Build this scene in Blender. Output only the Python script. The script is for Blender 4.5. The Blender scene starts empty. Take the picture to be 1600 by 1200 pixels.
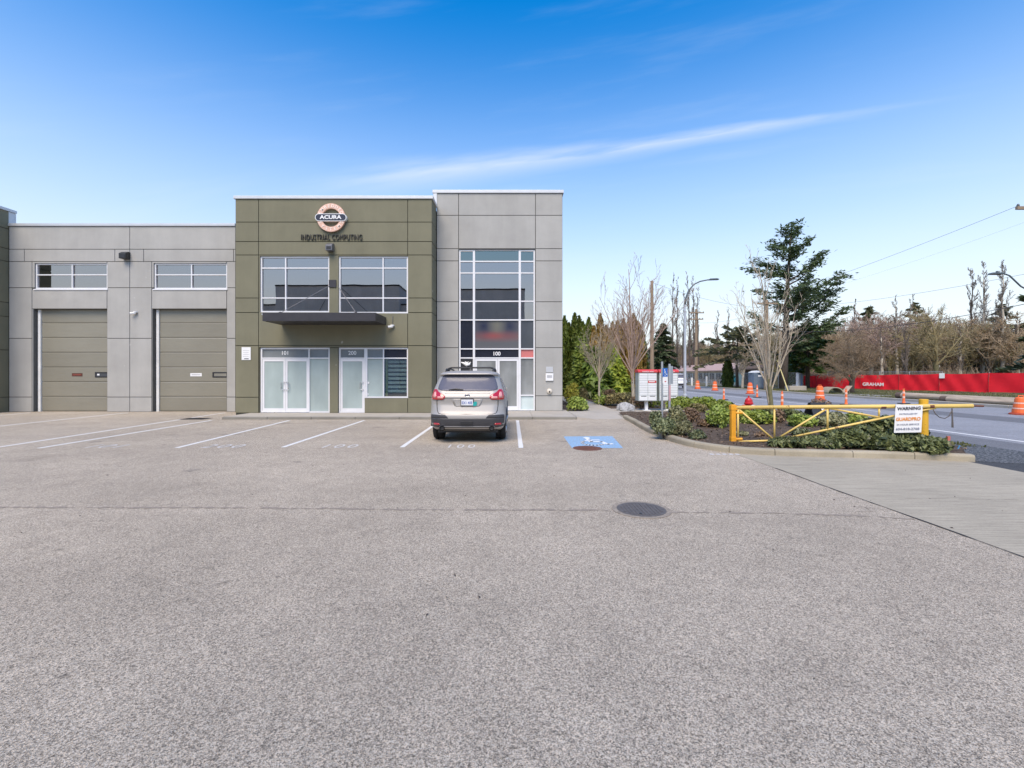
import bpy, math, random
import numpy as np
from mathutils import Vector, Matrix

scene = bpy.context.scene
COL = scene.collection
R = math.radians

# ------------------------------------------------------------------ camera
FPX, HOR, CAMZ = 711.1, 585.0, 1.64      # focal length in photo pixels, horizon row, eye height
cam_d = bpy.data.cameras.new('camera')
cam_d.lens = 16.0; cam_d.sensor_width = 36.0
cam_d.shift_y = -15.0 / 1600.0
cam_d.clip_start = 0.05; cam_d.clip_end = 5000
cam = bpy.data.objects.new('camera', cam_d)
COL.objects.link(cam)
cam.location = (0, 0, CAMZ); cam.rotation_euler = (R(90), 0, 0)
scene.camera = cam

# ------------------------------------------------------------------ sky
SUN_EL, SUN_AZ = R(53), math.atan2(-0.26, -1.0)      # azimuth from +Y towards +X: behind the camera, slightly left
world = bpy.data.worlds.new('World'); scene.world = world
world.use_nodes = True
wt = world.node_tree; wt.nodes.clear()
def wn(t, **k):
    n = wt.nodes.new(t)
    for a, b in k.items(): setattr(n, a, b)
    return n
def wmath(op, a, b=None, c=None, clamp=False):
    n = wn('ShaderNodeMath', operation=op, use_clamp=clamp)
    for i, v in enumerate((a, b, c)):
        if v is None: continue
        if isinstance(v, (int, float)): n.inputs[i].default_value = v
        else: wt.links.new(v, n.inputs[i])
    return n.outputs[0]
def wmap(v, a, b, c=0.0, d=1.0):
    n = wn('ShaderNodeMapRange', interpolation_type='SMOOTHSTEP')
    wt.links.new(v, n.inputs[0])
    for i, x in enumerate((a, b, c, d)): n.inputs[i + 1].default_value = x
    return n.outputs[0]
tc = wn('ShaderNodeTexCoord')
sky = wn('ShaderNodeTexSky', sky_type='NISHITA', sun_disc=False, sun_elevation=SUN_EL, sun_rotation=SUN_AZ)
sky.air_density = 1.0; sky.dust_density = 0.35; sky.ozone_density = 2.5
hs = wn('ShaderNodeHueSaturation'); hs.inputs['Saturation'].default_value = 1.58; hs.inputs['Value'].default_value = 1.48
wt.links.new(sky.outputs[0], hs.inputs['Color'])
sepw = wn('ShaderNodeSeparateXYZ'); wt.links.new(tc.outputs['Generated'], sepw.inputs[0])
def wdot(vec):
    n = wn('ShaderNodeVectorMath', operation='DOT_PRODUCT')
    wt.links.new(tc.outputs['Generated'], n.inputs[0]); n.inputs[1].default_value = vec
    return n.outputs['Value']
def sdir(px, py): return Vector((px - 800, FPX, HOR - py)).normalized()
d1, d2 = sdir(430, 318), sdir(1470, 156)
nrm = d1.cross(d2).normalized(); along = (d2 - d1).normalized(); side = nrm
# thin ice-cloud fibres combed along one wind direction over the whole sky
comb = wn('ShaderNodeCombineXYZ')
wt.links.new(wmath('MULTIPLY', wdot(along), 1.1), comb.inputs[0])
wt.links.new(wmath('MULTIPLY', wdot(side), 9.0), comb.inputs[1])
wt.links.new(wmath('MULTIPLY', wdot(along.cross(side)), 1.3), comb.inputs[2])
nz = wn('ShaderNodeTexNoise'); nz.inputs['Scale'].default_value = 2.6; nz.inputs['Detail'].default_value = 7; nz.inputs['Roughness'].default_value = 0.55
wt.links.new(comb.outputs[0], nz.inputs['Vector'])
fib = wmath('MULTIPLY', wmap(nz.outputs['Fac'], 0.50, 0.88), 0.10)
big = wn('ShaderNodeTexNoise'); big.inputs['Scale'].default_value = 1.7; big.inputs['Detail'].default_value = 3
wt.links.new(tc.outputs['Generated'], big.inputs['Vector'])
fib = wmath('MULTIPLY', fib, wmap(big.outputs['Fac'], 0.35, 0.62))
# one long streak of cirrus
cn = wn('ShaderNodeTexNoise'); cn.inputs['Scale'].default_value = 5.0; cn.inputs['Detail'].default_value = 5
wt.links.new(comb.outputs[0], cn.inputs['Vector'])
off = wmath('ADD', wdot(nrm), wmath('MULTIPLY', wmath('SUBTRACT', cn.outputs['Fac'], 0.5), 0.028))
t_al = wmath('DIVIDE', wmath('SUBTRACT', wdot(along), d1.dot(along)), d2.dot(along) - d1.dot(along))
wid = wmap(t_al, 0.0, 1.05, 0.050, 0.009)
up = wmath('SUBTRACT', 1.0, wmath('DIVIDE', wmath('ABSOLUTE', wmath('ADD', off, wmap(t_al, 0.0, 0.6, 0.016, 0.0))), wid), clamp=True)
band = wmath('MULTIPLY', wmath('POWER', up, 1.5), wmath('MULTIPLY', wmap(t_al, -0.05, 0.28), wmap(t_al, 0.72, 1.06, 1.0, 0.0)))
band = wmath('MULTIPLY', band, wmath('MULTIPLY', wmap(cn.outputs['Fac'], 0.25, 0.62, 0.40, 1.0), 0.48))
# milky veil that thickens towards the horizon all the way round
veil = wmap(sepw.outputs[2], 0.66, -0.02, 0.0, 0.97)
cl = wmath('MAXIMUM', wmath('MAXIMUM', band, fib), 0.0)
cl = wmath('SUBTRACT', 1.0, wmath('MULTIPLY', wmath('SUBTRACT', 1.0, cl), wmath('SUBTRACT', 1.0, veil)), clamp=True)
mixw = wn('ShaderNodeMix', data_type='RGBA')
wt.links.new(cl, mixw.inputs['Factor']); wt.links.new(hs.outputs[0], mixw.inputs[6])
mixw.inputs[7].default_value = (5.3, 5.5, 5.6, 1)
bg = wn('ShaderNodeBackground'); bg.inputs['Strength'].default_value = 0.085
wt.links.new(mixw.outputs[2], bg.inputs['Color'])
wo = wn('ShaderNodeOutputWorld'); wt.links.new(bg.outputs[0], wo.inputs['Surface'])

# ------------------------------------------------------------------ sun (veiled by high cloud: soft shadows)
sl = bpy.data.lights.new('sun', 'SUN'); sl.energy = 2.0; sl.angle = R(38); sl.color = (1.0, 0.85, 0.66)
sun = bpy.data.objects.new('sun', sl); COL.objects.link(sun)
sdv = Vector((math.sin(SUN_AZ) * math.cos(SUN_EL), math.cos(SUN_AZ) * math.cos(SUN_EL), math.sin(SUN_EL)))
sun.rotation_euler = sdv.to_track_quat('Z', 'Y').to_euler(); sun.location = (-20, -30, 40)
vs = scene.view_settings
vs.view_transform = 'Standard'; vs.look = 'None'; vs.exposure = 1.15; vs.gamma = 1.0; vs.use_curve_mapping = False
scene.render.engine = 'CYCLES'
scene.cycles.max_bounces = 8; scene.cycles.transparent_max_bounces = 16

# ------------------------------------------------------------------ helpers
def X(px, Y): return (px - 800.0) * Y / FPX
def Z(py, Y): return CAMZ - (py - HOR) * Y / FPX
def G(px, py, z=0.0):
    Y = FPX * (CAMZ - z) / (py - HOR)
    return Vector(((px - 800.0) * Y / FPX, Y, z))

def tag(o, label=None, cat=None, group=None, kind=None):
    if label: o['label'] = label
    if cat: o['category'] = cat
    if group: o['group'] = group
    if kind: o['kind'] = kind
    return o
def thing(name, loc, label, cat, group=None, rz=0.0):
    o = bpy.data.objects.new(name, None); COL.objects.link(o)
    o.location = loc; o.rotation_euler = (0, 0, rz); o.empty_display_size = 0.2
    return tag(o, label, cat, group)
def root_of(o):
    while o.parent: o = o.parent
    return o
def children_of(o): return [c for c in bpy.data.objects if c.parent is o]
def copy_tree(o, loc=None, rz=None, scale=None, label=None, parent=None, kids=None):
    if kids is None:
        kids = {}
        for c in bpy.data.objects:
            if c.parent: kids.setdefault(c.parent.name, []).append(c)
    c = o.copy(); COL.objects.link(c)
    if parent is not None: c.parent = parent
    if loc is not None: c.location = loc
    if rz is not None: c.rotation_euler = (0, 0, rz)
    if scale is not None: c.scale = (scale, scale, scale) if isinstance(scale, (int, float)) else scale
    if label: c['label'] = label
    for k in kids.get(o.name, []): copy_tree(k, parent=c, kids=kids)
    return c

def perp(d):
    a = Vector((0, 0, 1)) if abs(d.z) < 0.9 else Vector((1, 0, 0))
    u = d.cross(a).normalized()
    return u, d.cross(u).normalized()

class MB:
    def __init__(self): self.v = []; self.f = []
    def add(self, vs, fs):
        n = len(self.v); self.v.extend([tuple(p) for p in vs]); self.f.extend([tuple(i + n for i in q) for q in fs]); return self
    def box(self, x0, x1, y0, y1, z0, z1):
        return self.add([(x0,y0,z0),(x1,y0,z0),(x1,y1,z0),(x0,y1,z0),(x0,y0,z1),(x1,y0,z1),(x1,y1,z1),(x0,y1,z1)],
            [(0,3,2,1),(4,5,6,7),(0,1,5,4),(1,2,6,5),(2,3,7,6),(3,0,4,7)])
    def tube(self, pts, rad, n=6, cap=True, sq=False):
        pts = [Vector(p) for p in pts]
        if isinstance(rad, (int, float)): rad = [rad] * len(pts)
        u = None; rings = []
        for i, p in enumerate(pts):
            d = (pts[min(i + 1, len(pts) - 1)] - pts[max(i - 1, 0)])
            d = d.normalized() if d.length > 1e-9 else Vector((0, 0, 1))
            if u is None: u, w = perp(d)
            else:
                u = u - d * u.dot(d)
                u = u.normalized() if u.length > 1e-6 else perp(d)[0]
                w = d.cross(u)
            o = math.pi / n if sq else 0
            rings.append([p + (u * math.cos(2*math.pi*k/n + o) + w * math.sin(2*math.pi*k/n + o)) * rad[i] for k in range(n)])
        vs = [q for r in rings for q in r]; fs = []
        for i in range(len(pts) - 1):
            for k in range(n):
                a, b = i*n + k, i*n + (k+1) % n
                fs.append((a, b, b + n, a + n))
        if cap:
            fs.append(tuple(range(n - 1, -1, -1))); m = (len(pts)-1) * n; fs.append(tuple(range(m, m + n)))
        return self.add(vs, fs)
    def lathe(self, prof, c=(0,0,0), n=16):
        vs = []; fs = []
        for r, z in prof:
            for k in range(n):
                a = 2*math.pi*k/n; vs.append((c[0] + r*math.cos(a), c[1] + r*math.sin(a), c[2] + z))
        for i in range(len(prof) - 1):
            for k in range(n):
                a, b = i*n + k, i*n + (k+1) % n
                fs.append((a, b, b + n, a + n))
        fs.append(tuple(range(n - 1, -1, -1))); m = (len(prof)-1)*n; fs.append(tuple(range(m, m + n)))
        return self.add(vs, fs)
    def prism(self, poly, a0, a1, axis='z'):
        n = len(poly)
        def P(p, a): return {'z': (p[0], p[1], a), 'y': (p[0], a, p[1]), 'x': (a, p[0], p[1])}[axis]
        vs = [P(p, a0) for p in poly] + [P(p, a1) for p in poly]
        fs = [tuple(range(n - 1, -1, -1)), tuple(range(n, 2*n))] + [(i, (i+1) % n, n + (i+1) % n, n + i) for i in range(n)]
        return self.add(vs, fs)
    def grid(self, fn, nu, nv, flip=False):
        vs = [fn(i / nu, j / nv) for j in range(nv + 1) for i in range(nu + 1)]
        fs = []
        for j in range(nv):
            for i in range(nu):
                a = j*(nu+1) + i; q = (a, a+1, a+nu+2, a+nu+1)
                fs.append(q[::-1] if flip else q)
        return self.add(vs, fs)
    def solid(self, x0, x1, z0, z1, holes, y0, y1):
        """upright slab between y0 and y1 with rectangular openings"""
        E = 1e-5
        xs = sorted({x0, x1} | {min(max(h[i], x0), x1) for h in holes for i in (0, 1)})
        zs = sorted({z0, z1} | {min(max(h[i], z0), z1) for h in holes for i in (2, 3)})
        xs = [x for i, x in enumerate(xs) if i == 0 or x - xs[i-1] > E]; zs = [z for i, z in enumerate(zs) if i == 0 or z - zs[i-1] > E]
        nx, nz = len(xs) - 1, len(zs) - 1
        def full(i, j):
            if i < 0 or j < 0 or i >= nx or j >= nz: return False
            cx, cz = (xs[i]+xs[i+1])/2, (zs[j]+zs[j+1])/2
            return not any(h[0] < cx < h[1] and h[2] < cz < h[3] for h in holes)
        for i in range(nx):
            for j in range(nz):
                if not full(i, j): continue
                a, b, c, d = xs[i], xs[i+1], zs[j], zs[j+1]
                self.add([(a,y0,c),(b,y0,c),(b,y0,d),(a,y0,d),(a,y1,c),(b,y1,c),(b,y1,d),(a,y1,d)],
                    [(0,1,2,3),(5,4,7,6)] + ([(4,0,3,7)] if not full(i-1,j) else []) + ([(1,5,6,2)] if not full(i+1,j) else [])
                    + ([(4,5,1,0)] if not full(i,j-1) else []) + ([(3,2,6,7)] if not full(i,j+1) else []))
        return self
    def build(self, name, m, parent=None, local=False, smooth=False, bevel=0.0, origin=None, rot=None, seg=2):
        vs = self.v
        if parent is not None:
            if not local:
                o = root_of(parent).location
                vs = [(p[0]-o.x, p[1]-o.y, p[2]-o.z) for p in vs]
        elif not local:
            if origin is None:
                a = np.array(vs); lo = a.min(0); hi = a.max(0)
                origin = ((lo[0]+hi[0])/2, (lo[1]+hi[1])/2, lo[2])
            vs = [(p[0]-origin[0], p[1]-origin[1], p[2]-origin[2]) for p in vs]
        me = bpy.data.meshes.new(name); me.from_pydata(vs, [], self.f); me.update()
        return mesh_obj(name, me, m, parent, origin if parent is None else None, smooth, bevel, seg)

def mesh_obj(name, me, m, parent=None, loc=None, smooth=False, bevel=0.0, seg=2):
    for x in (m if isinstance(m, list) else [m]): me.materials.append(x)
    ob = bpy.data.objects.new(name, me); COL.objects.link(ob)
    if parent is not None: ob.parent = parent
    if loc is not None: ob.location = loc
    if smooth: me.shade_smooth()
    if bevel:
        b = ob.modifiers.new('bevel', 'BEVEL'); b.width = bevel; b.segments = seg; b.limit_method = 'ANGLE'
    return ob

def text_mesh(body, h, w=None, bold=0.0, depth=0.004, spacing=1.0):
    """upright lettering in the XZ plane facing -Y, centred, h high (cap height) and optionally w wide"""
    cu = bpy.data.curves.new('lettering', 'FONT'); cu.body = body; cu.size = 1.0; cu.offset = bold
    cu.align_x = 'CENTER'; cu.extrude = 0.01; cu.space_character = spacing; cu.resolution_u = 3
    ob = bpy.data.objects.new('lettering', cu); COL.objects.link(ob)
    dg = bpy.context.evaluated_depsgraph_get(); dg.update()
    me = bpy.data.meshes.new_from_object(ob.evaluated_get(dg))
    bpy.data.objects.remove(ob); bpy.data.curves.remove(cu)
    co = np.empty(len(me.vertices)*3); me.vertices.foreach_get('co', co); co = co.reshape(-1, 3)
    lo, hi = co.min(0), co.max(0); s = h / (hi[1]-lo[1]); sx = s if w is None else w / (hi[0]-lo[0])
    out = np.empty_like(co)
    out[:,0] = (co[:,0]-(lo[0]+hi[0])/2)*sx; out[:,2] = (co[:,1]-(lo[1]+hi[1])/2)*s; out[:,1] = -co[:,2]/0.01*depth/2
    me.vertices.foreach_set('co', out.ravel()); me.update()
    return me
def lettering(name, body, h, c, m, parent, w=None, bold=0.0, depth=0.004, flat=False, spacing=1.0, local=False, turn=0.0):
    me = text_mesh(body, h, w, bold, depth, spacing)
    c = Vector(c)
    if flat: me.transform(Matrix.Rotation(R(-90), 4, 'X'))
    if turn: me.transform(Matrix.Rotation(turn, 4, 'Z'))
    if parent is not None and not local: c = c - root_of(parent).location
    me.transform(Matrix.Translation(c))
    return mesh_obj(name, me, m, parent)

# ------------------------------------------------------------------ materials
class NT:
    def __init__(self, name):
        self.m = bpy.data.materials.new(name); self.m.use_nodes = True
        self.t = self.m.node_tree; self.t.nodes.clear()
        self.out = self.n('ShaderNodeOutputMaterial'); self.tc = self.n('ShaderNodeTexCoord')
    def n(self, t, **k):
        x = self.t.nodes.new(t)
        for a, b in k.items(): setattr(x, a, b)
        return x
    def put(self, sock, v):
        if isinstance(v, bpy.types.NodeSocket): self.t.links.new(v, sock)
        elif isinstance(v, (tuple, list)) and len(v) == 3 and sock.type == 'RGBA': sock.default_value = (*v, 1)
        else: sock.default_value = v
    def math(self, op, a, b=0.0, clamp=False):
        x = self.n('ShaderNodeMath', operation=op, use_clamp=clamp); self.put(x.inputs[0], a); self.put(x.inputs[1], b); return x.outputs[0]
    def noise(self, scale, detail=4, rough=0.55, vec=None):
        x = self.n('ShaderNodeTexNoise'); self.put(x.inputs['Scale'], scale); self.put(x.inputs['Detail'], detail); self.put(x.inputs['Roughness'], rough)
        self.put(x.inputs['Vector'], vec if vec is not None else self.tc.outputs['Object']); return x.outputs['Fac']
    def rng(self, v, a, b, c=0.0, d=1.0):
        x = self.n('ShaderNodeMapRange'); self.put(x.inputs[0], v)
        for i, q in enumerate((a, b, c, d)): x.inputs[i+1].default_value = q
        return x.outputs[0]
    def scaled(self, s, src='Object'):
        x = self.n('ShaderNodeMapping'); self.put(x.inputs['Vector'], self.tc.outputs[src]); x.inputs['Scale'].default_value = s; return x.outputs[0]
    def mix(self, f, a, b, mode='MIX'):
        x = self.n('ShaderNodeMix', data_type='RGBA', blend_type=mode); self.put(x.inputs['Factor'], f); self.put(x.inputs[6], a); self.put(x.inputs[7], b); return x.outputs[2]
    def gain(self, colr, f):
        x = self.n('ShaderNodeMix', data_type='RGBA', blend_type='MULTIPLY'); x.inputs['Factor'].default_value = 1
        c = self.n('ShaderNodeCombineXYZ')
        for i in range(3): self.put(c.inputs[i], f)
        self.put(x.inputs[6], colr); self.t.links.new(c.outputs[0], x.inputs[7]); return x.outputs[2]
    def bsdf(self, colr, rough=0.6, metal=0.0, spec=0.5, coat=0.0, normal=None):
        p = self.n('ShaderNodeBsdfPrincipled'); self.put(p.inputs['Base Color'], colr); self.put(p.inputs['Roughness'], rough)
        self.put(p.inputs['Metallic'], metal); p.inputs['Specular IOR Level'].default_value = spec; p.inputs['Coat Weight'].default_value = coat
        p.inputs['Coat Roughness'].default_value = 0.05
        if normal is not None: self.put(p.inputs['Normal'], normal)
        return p.outputs[0]
    def bump(self, h, strength=0.3, dist=0.01):
        b = self.n('ShaderNodeBump'); b.inputs['Strength'].default_value = strength; b.inputs['Distance'].default_value = dist; self.put(b.inputs['Height'], h); return b.outputs[0]
    def done(self, sh): self.t.links.new(sh, self.out.inputs['Surface']); return self.m

def mat(name, col, rough=0.6, metal=0.0, var=0.12, scale=3.0, bump=0.0, bscale=60.0, spec=0.5, coat=0.0, piece=0.0, stretch=None, bdist=0.01):
    N = NT(name)
    vec = N.scaled(stretch) if stretch else None
    f = N.rng(N.noise(scale, 6, 0.6, vec), 0.3, 0.7, 1 - var, 1 + var)
    if piece:
        oi = N.n('ShaderNodeObjectInfo'); f = N.math('MULTIPLY', f, N.rng(oi.outputs['Random'], 0, 1, 1 - piece, 1 + piece))
    c = N.gain(col, f)
    nm = N.bump(N.noise(bscale, 3, 0.6, vec), bump, bdist) if bump else None
    rr = N.rng(N.noise(scale * 2.3, 3), 0.3, 0.7, max(rough - 0.06, 0.02), min(rough + 0.06, 1))
    return N.done(N.bsdf(c, rr, metal, spec, coat, nm))

def leaf_mat(name, c0, c1, trans=0.25, rough=0.55, spec=0.35):
    N = NT(name)
    a = N.n('ShaderNodeAttribute', attribute_name='tone')
    oi = N.n('ShaderNodeObjectInfo')
    c = N.gain(N.mix(a.outputs['Fac'], c0, c1), N.rng(oi.outputs['Random'], 0, 1, 0.85, 1.15))
    p = N.bsdf(c, rough, 0, spec)
    t = N.n('ShaderNodeBsdfTranslucent'); N.put(t.inputs['Color'], c)
    m = N.n('ShaderNodeMixShader'); m.inputs[0].default_value = trans
    N.t.links.new(p, m.inputs[1]); N.t.links.new(t.outputs[0], m.inputs[2])
    return N.done(m.outputs[0])

def glass_mat(name, tint, refl=0.4, rcol=(0.9, 0.93, 0.97), rough=0.0):
    N = NT(name)
    t = N.n('ShaderNodeBsdfTransparent'); N.put(t.inputs['Color'], tint)
    g = N.n('ShaderNodeBsdfGlossy'); N.put(g.inputs['Color'], rcol); g.inputs['Roughness'].default_value = rough
    nm = N.bump(N.noise(0.9, 1), 0.05, 0.02); N.put(g.inputs['Normal'], nm)
    m = N.n('ShaderNodeMixShader'); m.inputs[0].default_value = refl
    N.t.links.new(t.outputs[0], m.inputs[1]); N.t.links.new(g.outputs[0], m.inputs[2])
    return N.done(m.outputs[0])
# ------------------------------------------------------------------ ground materials
def asphalt(name, base, contrast=0.5, warm=(1.03, 0.985, 0.965), stain=0.10, ascale=175.0):
    N = NT(name)
    vo = N.n('ShaderNodeTexVoronoi'); vo.inputs['Scale'].default_value = ascale; N.put(vo.inputs['Vector'], N.tc.outputs['Object'])
    sp = N.n('ShaderNodeSeparateColor'); N.t.links.new(vo.outputs['Color'], sp.inputs[0])
    vo2 = N.n('ShaderNodeTexVoronoi'); vo2.inputs['Scale'].default_value = ascale * 0.5; N.put(vo2.inputs['Vector'], N.tc.outputs['Object'])
    sp2 = N.n('ShaderNodeSeparateColor'); N.t.links.new(vo2.outputs['Color'], sp2.inputs[0])
    g = N.math('ADD', N.math('MULTIPLY', sp.outputs[0], 0.62), N.math('MULTIPLY', sp2.outputs[1], 0.38))
    f = N.rng(g, 0.15, 0.85, 1 - contrast, 1 + contrast)
    pits = N.rng(N.noise(ascale * 0.8, 2), 0.28, 0.42, 0.45, 1.0)
    f = N.math('MULTIPLY', f, pits)
    f = N.math('MULTIPLY', f, N.rng(N.noise(0.35, 5, 0.6), 0.3, 0.7, 1 - stain, 1 + stain))
    f = N.math('MULTIPLY', f, N.rng(N.noise(2.6, 6, 0.65), 0.3, 0.7, 1 - stain * 0.7, 1 + stain * 0.7))
    # wheel tracks: long faint lanes across the lot, and blotches where cars stand
    f = N.math('MULTIPLY', f, N.rng(N.noise(1.0, 3, 0.5, N.scaled((0.07, 0.85, 1))), 0.3, 0.7, 0.95, 1.05))
    f = N.math('MULTIPLY', f, N.rng(N.noise(1.0, 4, 0.6, N.scaled((0.9, 0.5, 1))), 0.62, 0.74, 1.0, 0.86))
    # scattered dark oil drips
    sp3 = N.rng(N.noise(5.5, 3, 0.5), 0.67, 0.75, 1.0, 0.66)
    f = N.math('MULTIPLY', f, sp3)
    tint = N.mix(sp.outputs[1], (base*warm[0]*1.05, base*warm[1], base*warm[2]*0.95), (base*warm[0]*0.95, base*warm[1], base*warm[2]*1.06))
    h = N.math('ADD', vo.outputs['Distance'], N.math('MULTIPLY', N.noise(ascale * 0.5, 2), 0.8))
    return N.done(N.bsdf(N.gain(tint, f), 0.88, 0, 0.3, 0, N.bump(h, 0.55, 0.006)))
M_ASPH = asphalt('old_asphalt', 0.350, 0.66, (1.15, 0.982, 0.765), 0.13, 205.0)
M_ROAD = asphalt('road_asphalt', 0.27, 0.25, (0.98, 0.99, 1.04), 0.08, 80)
M_ROADD = asphalt('patched_asphalt', 0.17, 0.25, (0.98, 0.99, 1.04), 0.10, 80)
M_NEWASPH = asphalt('fresh_asphalt', 0.065, 0.3, (0.97, 1.0, 1.05), 0.1, 90)
def concrete(name, base, broom=False, warm=(1.03, 1.0, 0.95), var=0.10):
    N = NT(name)
    f = N.rng(N.noise(0.8, 8, 0.65), 0.3, 0.7, 1 - var, 1 + var)
    f = N.math('MULTIPLY', f, N.rng(N.noise(45, 4, 0.7), 0.3, 0.7, 0.9, 1.08))
    h = N.noise(120, 3)
    if broom:
        st = N.noise(1.0, 4, 0.7, N.scaled((1.3, 42, 1)))
        f = N.math('MULTIPLY', f, N.rng(st, 0.30, 0.62, 0.66, 1.08)); h = st
        f = N.math('MULTIPLY', f, N.rng(N.noise(60, 2, 0.7, N.scaled((0.25, 1.4, 1))), 0.30, 0.40, 0.72, 1.0))
    return N.done(N.bsdf(N.gain((base*warm[0], base*warm[1], base*warm[2]), f), 0.85, 0, 0.3, 0, N.bump(h, 0.35, 0.006)))
M_APRON = concrete('broomed_concrete', 0.35, True, (1.13, 1.0, 0.77))
M_WALK = concrete('walk_concrete', 0.38, False, (1.10, 1.0, 0.85), 0.12)
M_KERB = concrete('kerb_concrete', 0.30, False, (1.14, 1.0, 0.74), 0.22)
M_KERBG = concrete('stained_kerb_concrete', 0.22, False, (1.06, 1.0, 0.85), 0.22)
def two_tone(name, a, b, scale, lo=0.42, hi=0.58, bump=0.5, bscale=30, rough=0.9, detail=8, bdist=0.03):
    N = NT(name)
    c = N.mix(N.rng(N.noise(scale, detail, 0.7), lo, hi), a, b)
    c = N.gain(c, N.rng(N.noise(bscale, 4, 0.7), 0.3, 0.7, 0.6, 1.35))
    return N.done(N.bsdf(c, rough, 0, 0.2, 0, N.bump(N.noise(bscale, 4, 0.7), bump, bdist)))
M_GROUND = two_tone('rough_grass', (0.10, 0.105, 0.045), (0.20, 0.16, 0.10), 0.35, 0.4, 0.62, 0.8, 9, 0.95, 8, 0.1)
M_SOIL = two_tone('bark_mulch', (0.075, 0.054, 0.039), (0.150, 0.112, 0.082), 11, 0.4, 0.6, 0.9, 42)
M_GRAVEL = two_tone('dark_gravel', (0.06, 0.065, 0.07), (0.24, 0.25, 0.26), 24, 0.45, 0.60, 1.0, 45, 0.85, 3)
M_CRACK = mat('crack_filler', (0.045, 0.042, 0.04), 0.9)
M_SEAM = mat('worn_seam', (0.265, 0.225, 0.18), 0.95, var=0.35, scale=30)
def paint_mat(name, col, wear=0.5, lo=0.30, hi=0.40, under=(0.28, 0.27, 0.26)):
    N = NT(name)
    w = N.math('MULTIPLY', N.rng(N.noise(28, 5, 0.75), lo, hi, 1.0, 0.0), wear)
    c = N.mix(w, col, under)
    return N.done(N.bsdf(N.gain(c, N.rng(N.noise(90, 2), 0.3, 0.7, 0.9, 1.05)), 0.7, 0, 0.4, 0, N.bump(N.noise(120, 2), 0.2, 0.004)))
M_LINE = paint_mat('white_line_paint', (0.74, 0.73, 0.70), 0.6, 0.36, 0.42)
M_STENCIL = paint_mat('worn_stencil_paint', (0.66, 0.645, 0.62), 0.75, 0.38, 0.50)
M_BLUE = paint_mat('blue_stall_paint', (0.26, 0.50, 0.76), 0.8, 0.42, 0.58)
M_BLUEW = paint_mat('white_symbol_paint', (0.78, 0.79, 0.80), 0.5, 0.34, 0.42, (0.25, 0.5, 0.8))

# ------------------------------------------------------------------ terrain
def gz(x, y):
    if x < 24.295: return -0.04
    a = min((x - 24.3) / 15.7, 1.0)
    return 0.10 - 0.10 * a
xs = [-1800, -200, -60, -20, 0, 10.9, 24.29, 24.3, 28, 32, 36, 40, 60, 120, 400, 1800]
ys = [-1800, -200, -60, -10, 10, 22, 35, 42, 48, 55, 62, 80, 120, 200, 500, 1800]
mb = MB(); nx, ny = len(xs), len(ys)
mb.add([(x, y, gz(x, y)) for y in ys for x in xs], [(j*nx+i, j*nx+i+1, (j+1)*nx+i+1, (j+1)*nx+i) for j in range(ny-1) for i in range(nx-1)])
tag(mb.build('ground', M_GROUND, origin=(0, 0, 0)), kind='structure')

def sheet(name, poly, z, m, thick=0.0):
    mb = MB()
    if thick: mb.prism(poly, z - thick, z)
    else: mb.add([(p[0], p[1], z) for p in poly], [tuple(range(len(poly)))])
    return tag(mb.build(name, m, origin=(0, 0, 0)), kind='structure')
def rect(x0, x1, y0, y1): return [(x0, y0), (x1, y0), (x1, y1), (x0, y1)]

YG, YT, YW, YK = 18.3, 19.3, 19.95, 16.54      # green block, tower, grey wing, pavement kerb face
ZS = 0.09                                       # pavement height
lot = sheet('parking_lot', rect(-70, 8.5, -12, 20.3), 0.0, M_ASPH)
apron = sheet('concrete_apron', rect(4.60, 8.55, -12, 9.4), 0.004, M_APRON)
road = sheet('road', rect(10.85, 24.0, -120, 420), 0.0, M_ROAD)
sheet('road_patch', rect(17.2, 19.0, -120, 300), 0.004, M_ROADD)
sheet('road_edge_patch', rect(10.85, 12.0, -120, 60), 0.0045, M_ROADD)
sheet('road_tie_in', [(8.5, -12), (10.87, -12), (10.87, 10.6), (9.9, 9.4), (8.45, 8.46)], 0.002, M_NEWASPH)
sheet('gravel_shoulder', [(8.72, 8.58), (9.3, 8.32), (10.84, 8.0), (10.84, 11.2), (9.6, 11.2), (9.2, 9.4)], 0.006, M_GRAVEL)
sheet('planting_bed', rect(2.0, 10.85, 18.2, 75), 0.03, M_SOIL)

# painted lines on the lot and the road
def line(name, p, q, w, m=M_LINE, z=0.004, label=None):
    p, q = Vector(p), Vector(q); d = (q - p); d.z = 0; d.normalize(); s = Vector((d.y, -d.x, 0)) * w / 2
    mb = MB(); mb.add([(*(p - s).xy, z), (*(p + s).xy, z), (*(q + s).xy, z), (*(q - s).xy, z)], [(0, 1, 2, 3)])
    return mb.build(name, m, lot if name == 'stall_line' else road)
for (a, b), (c, d) in [((60, 700.5), (330, 657)), ((276, 700), (452, 657)), ((442, 699), (569, 657)), ((628, 699), (688, 657.5)), ((814, 700), (808.6, 657)),
                       ((0, 698.5), (352, 645)), ((0, 670), (200, 645)), ((0, 651.5), (48, 645))]:
    p, q = G(a, b), G(c, d)
    if a == 0: p = q + (p - q) * 1.25 if b > 690 else q + Vector((0.3, -8.6, 0))
    line('stall_line', p, q, 0.105)
line('edge_line', (12.45, -60, 0), (12.45, 300, 0), 0.14)
line('lane_line', (16.2, 20, 0), (16.2, 300, 0), 0.12)

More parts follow.
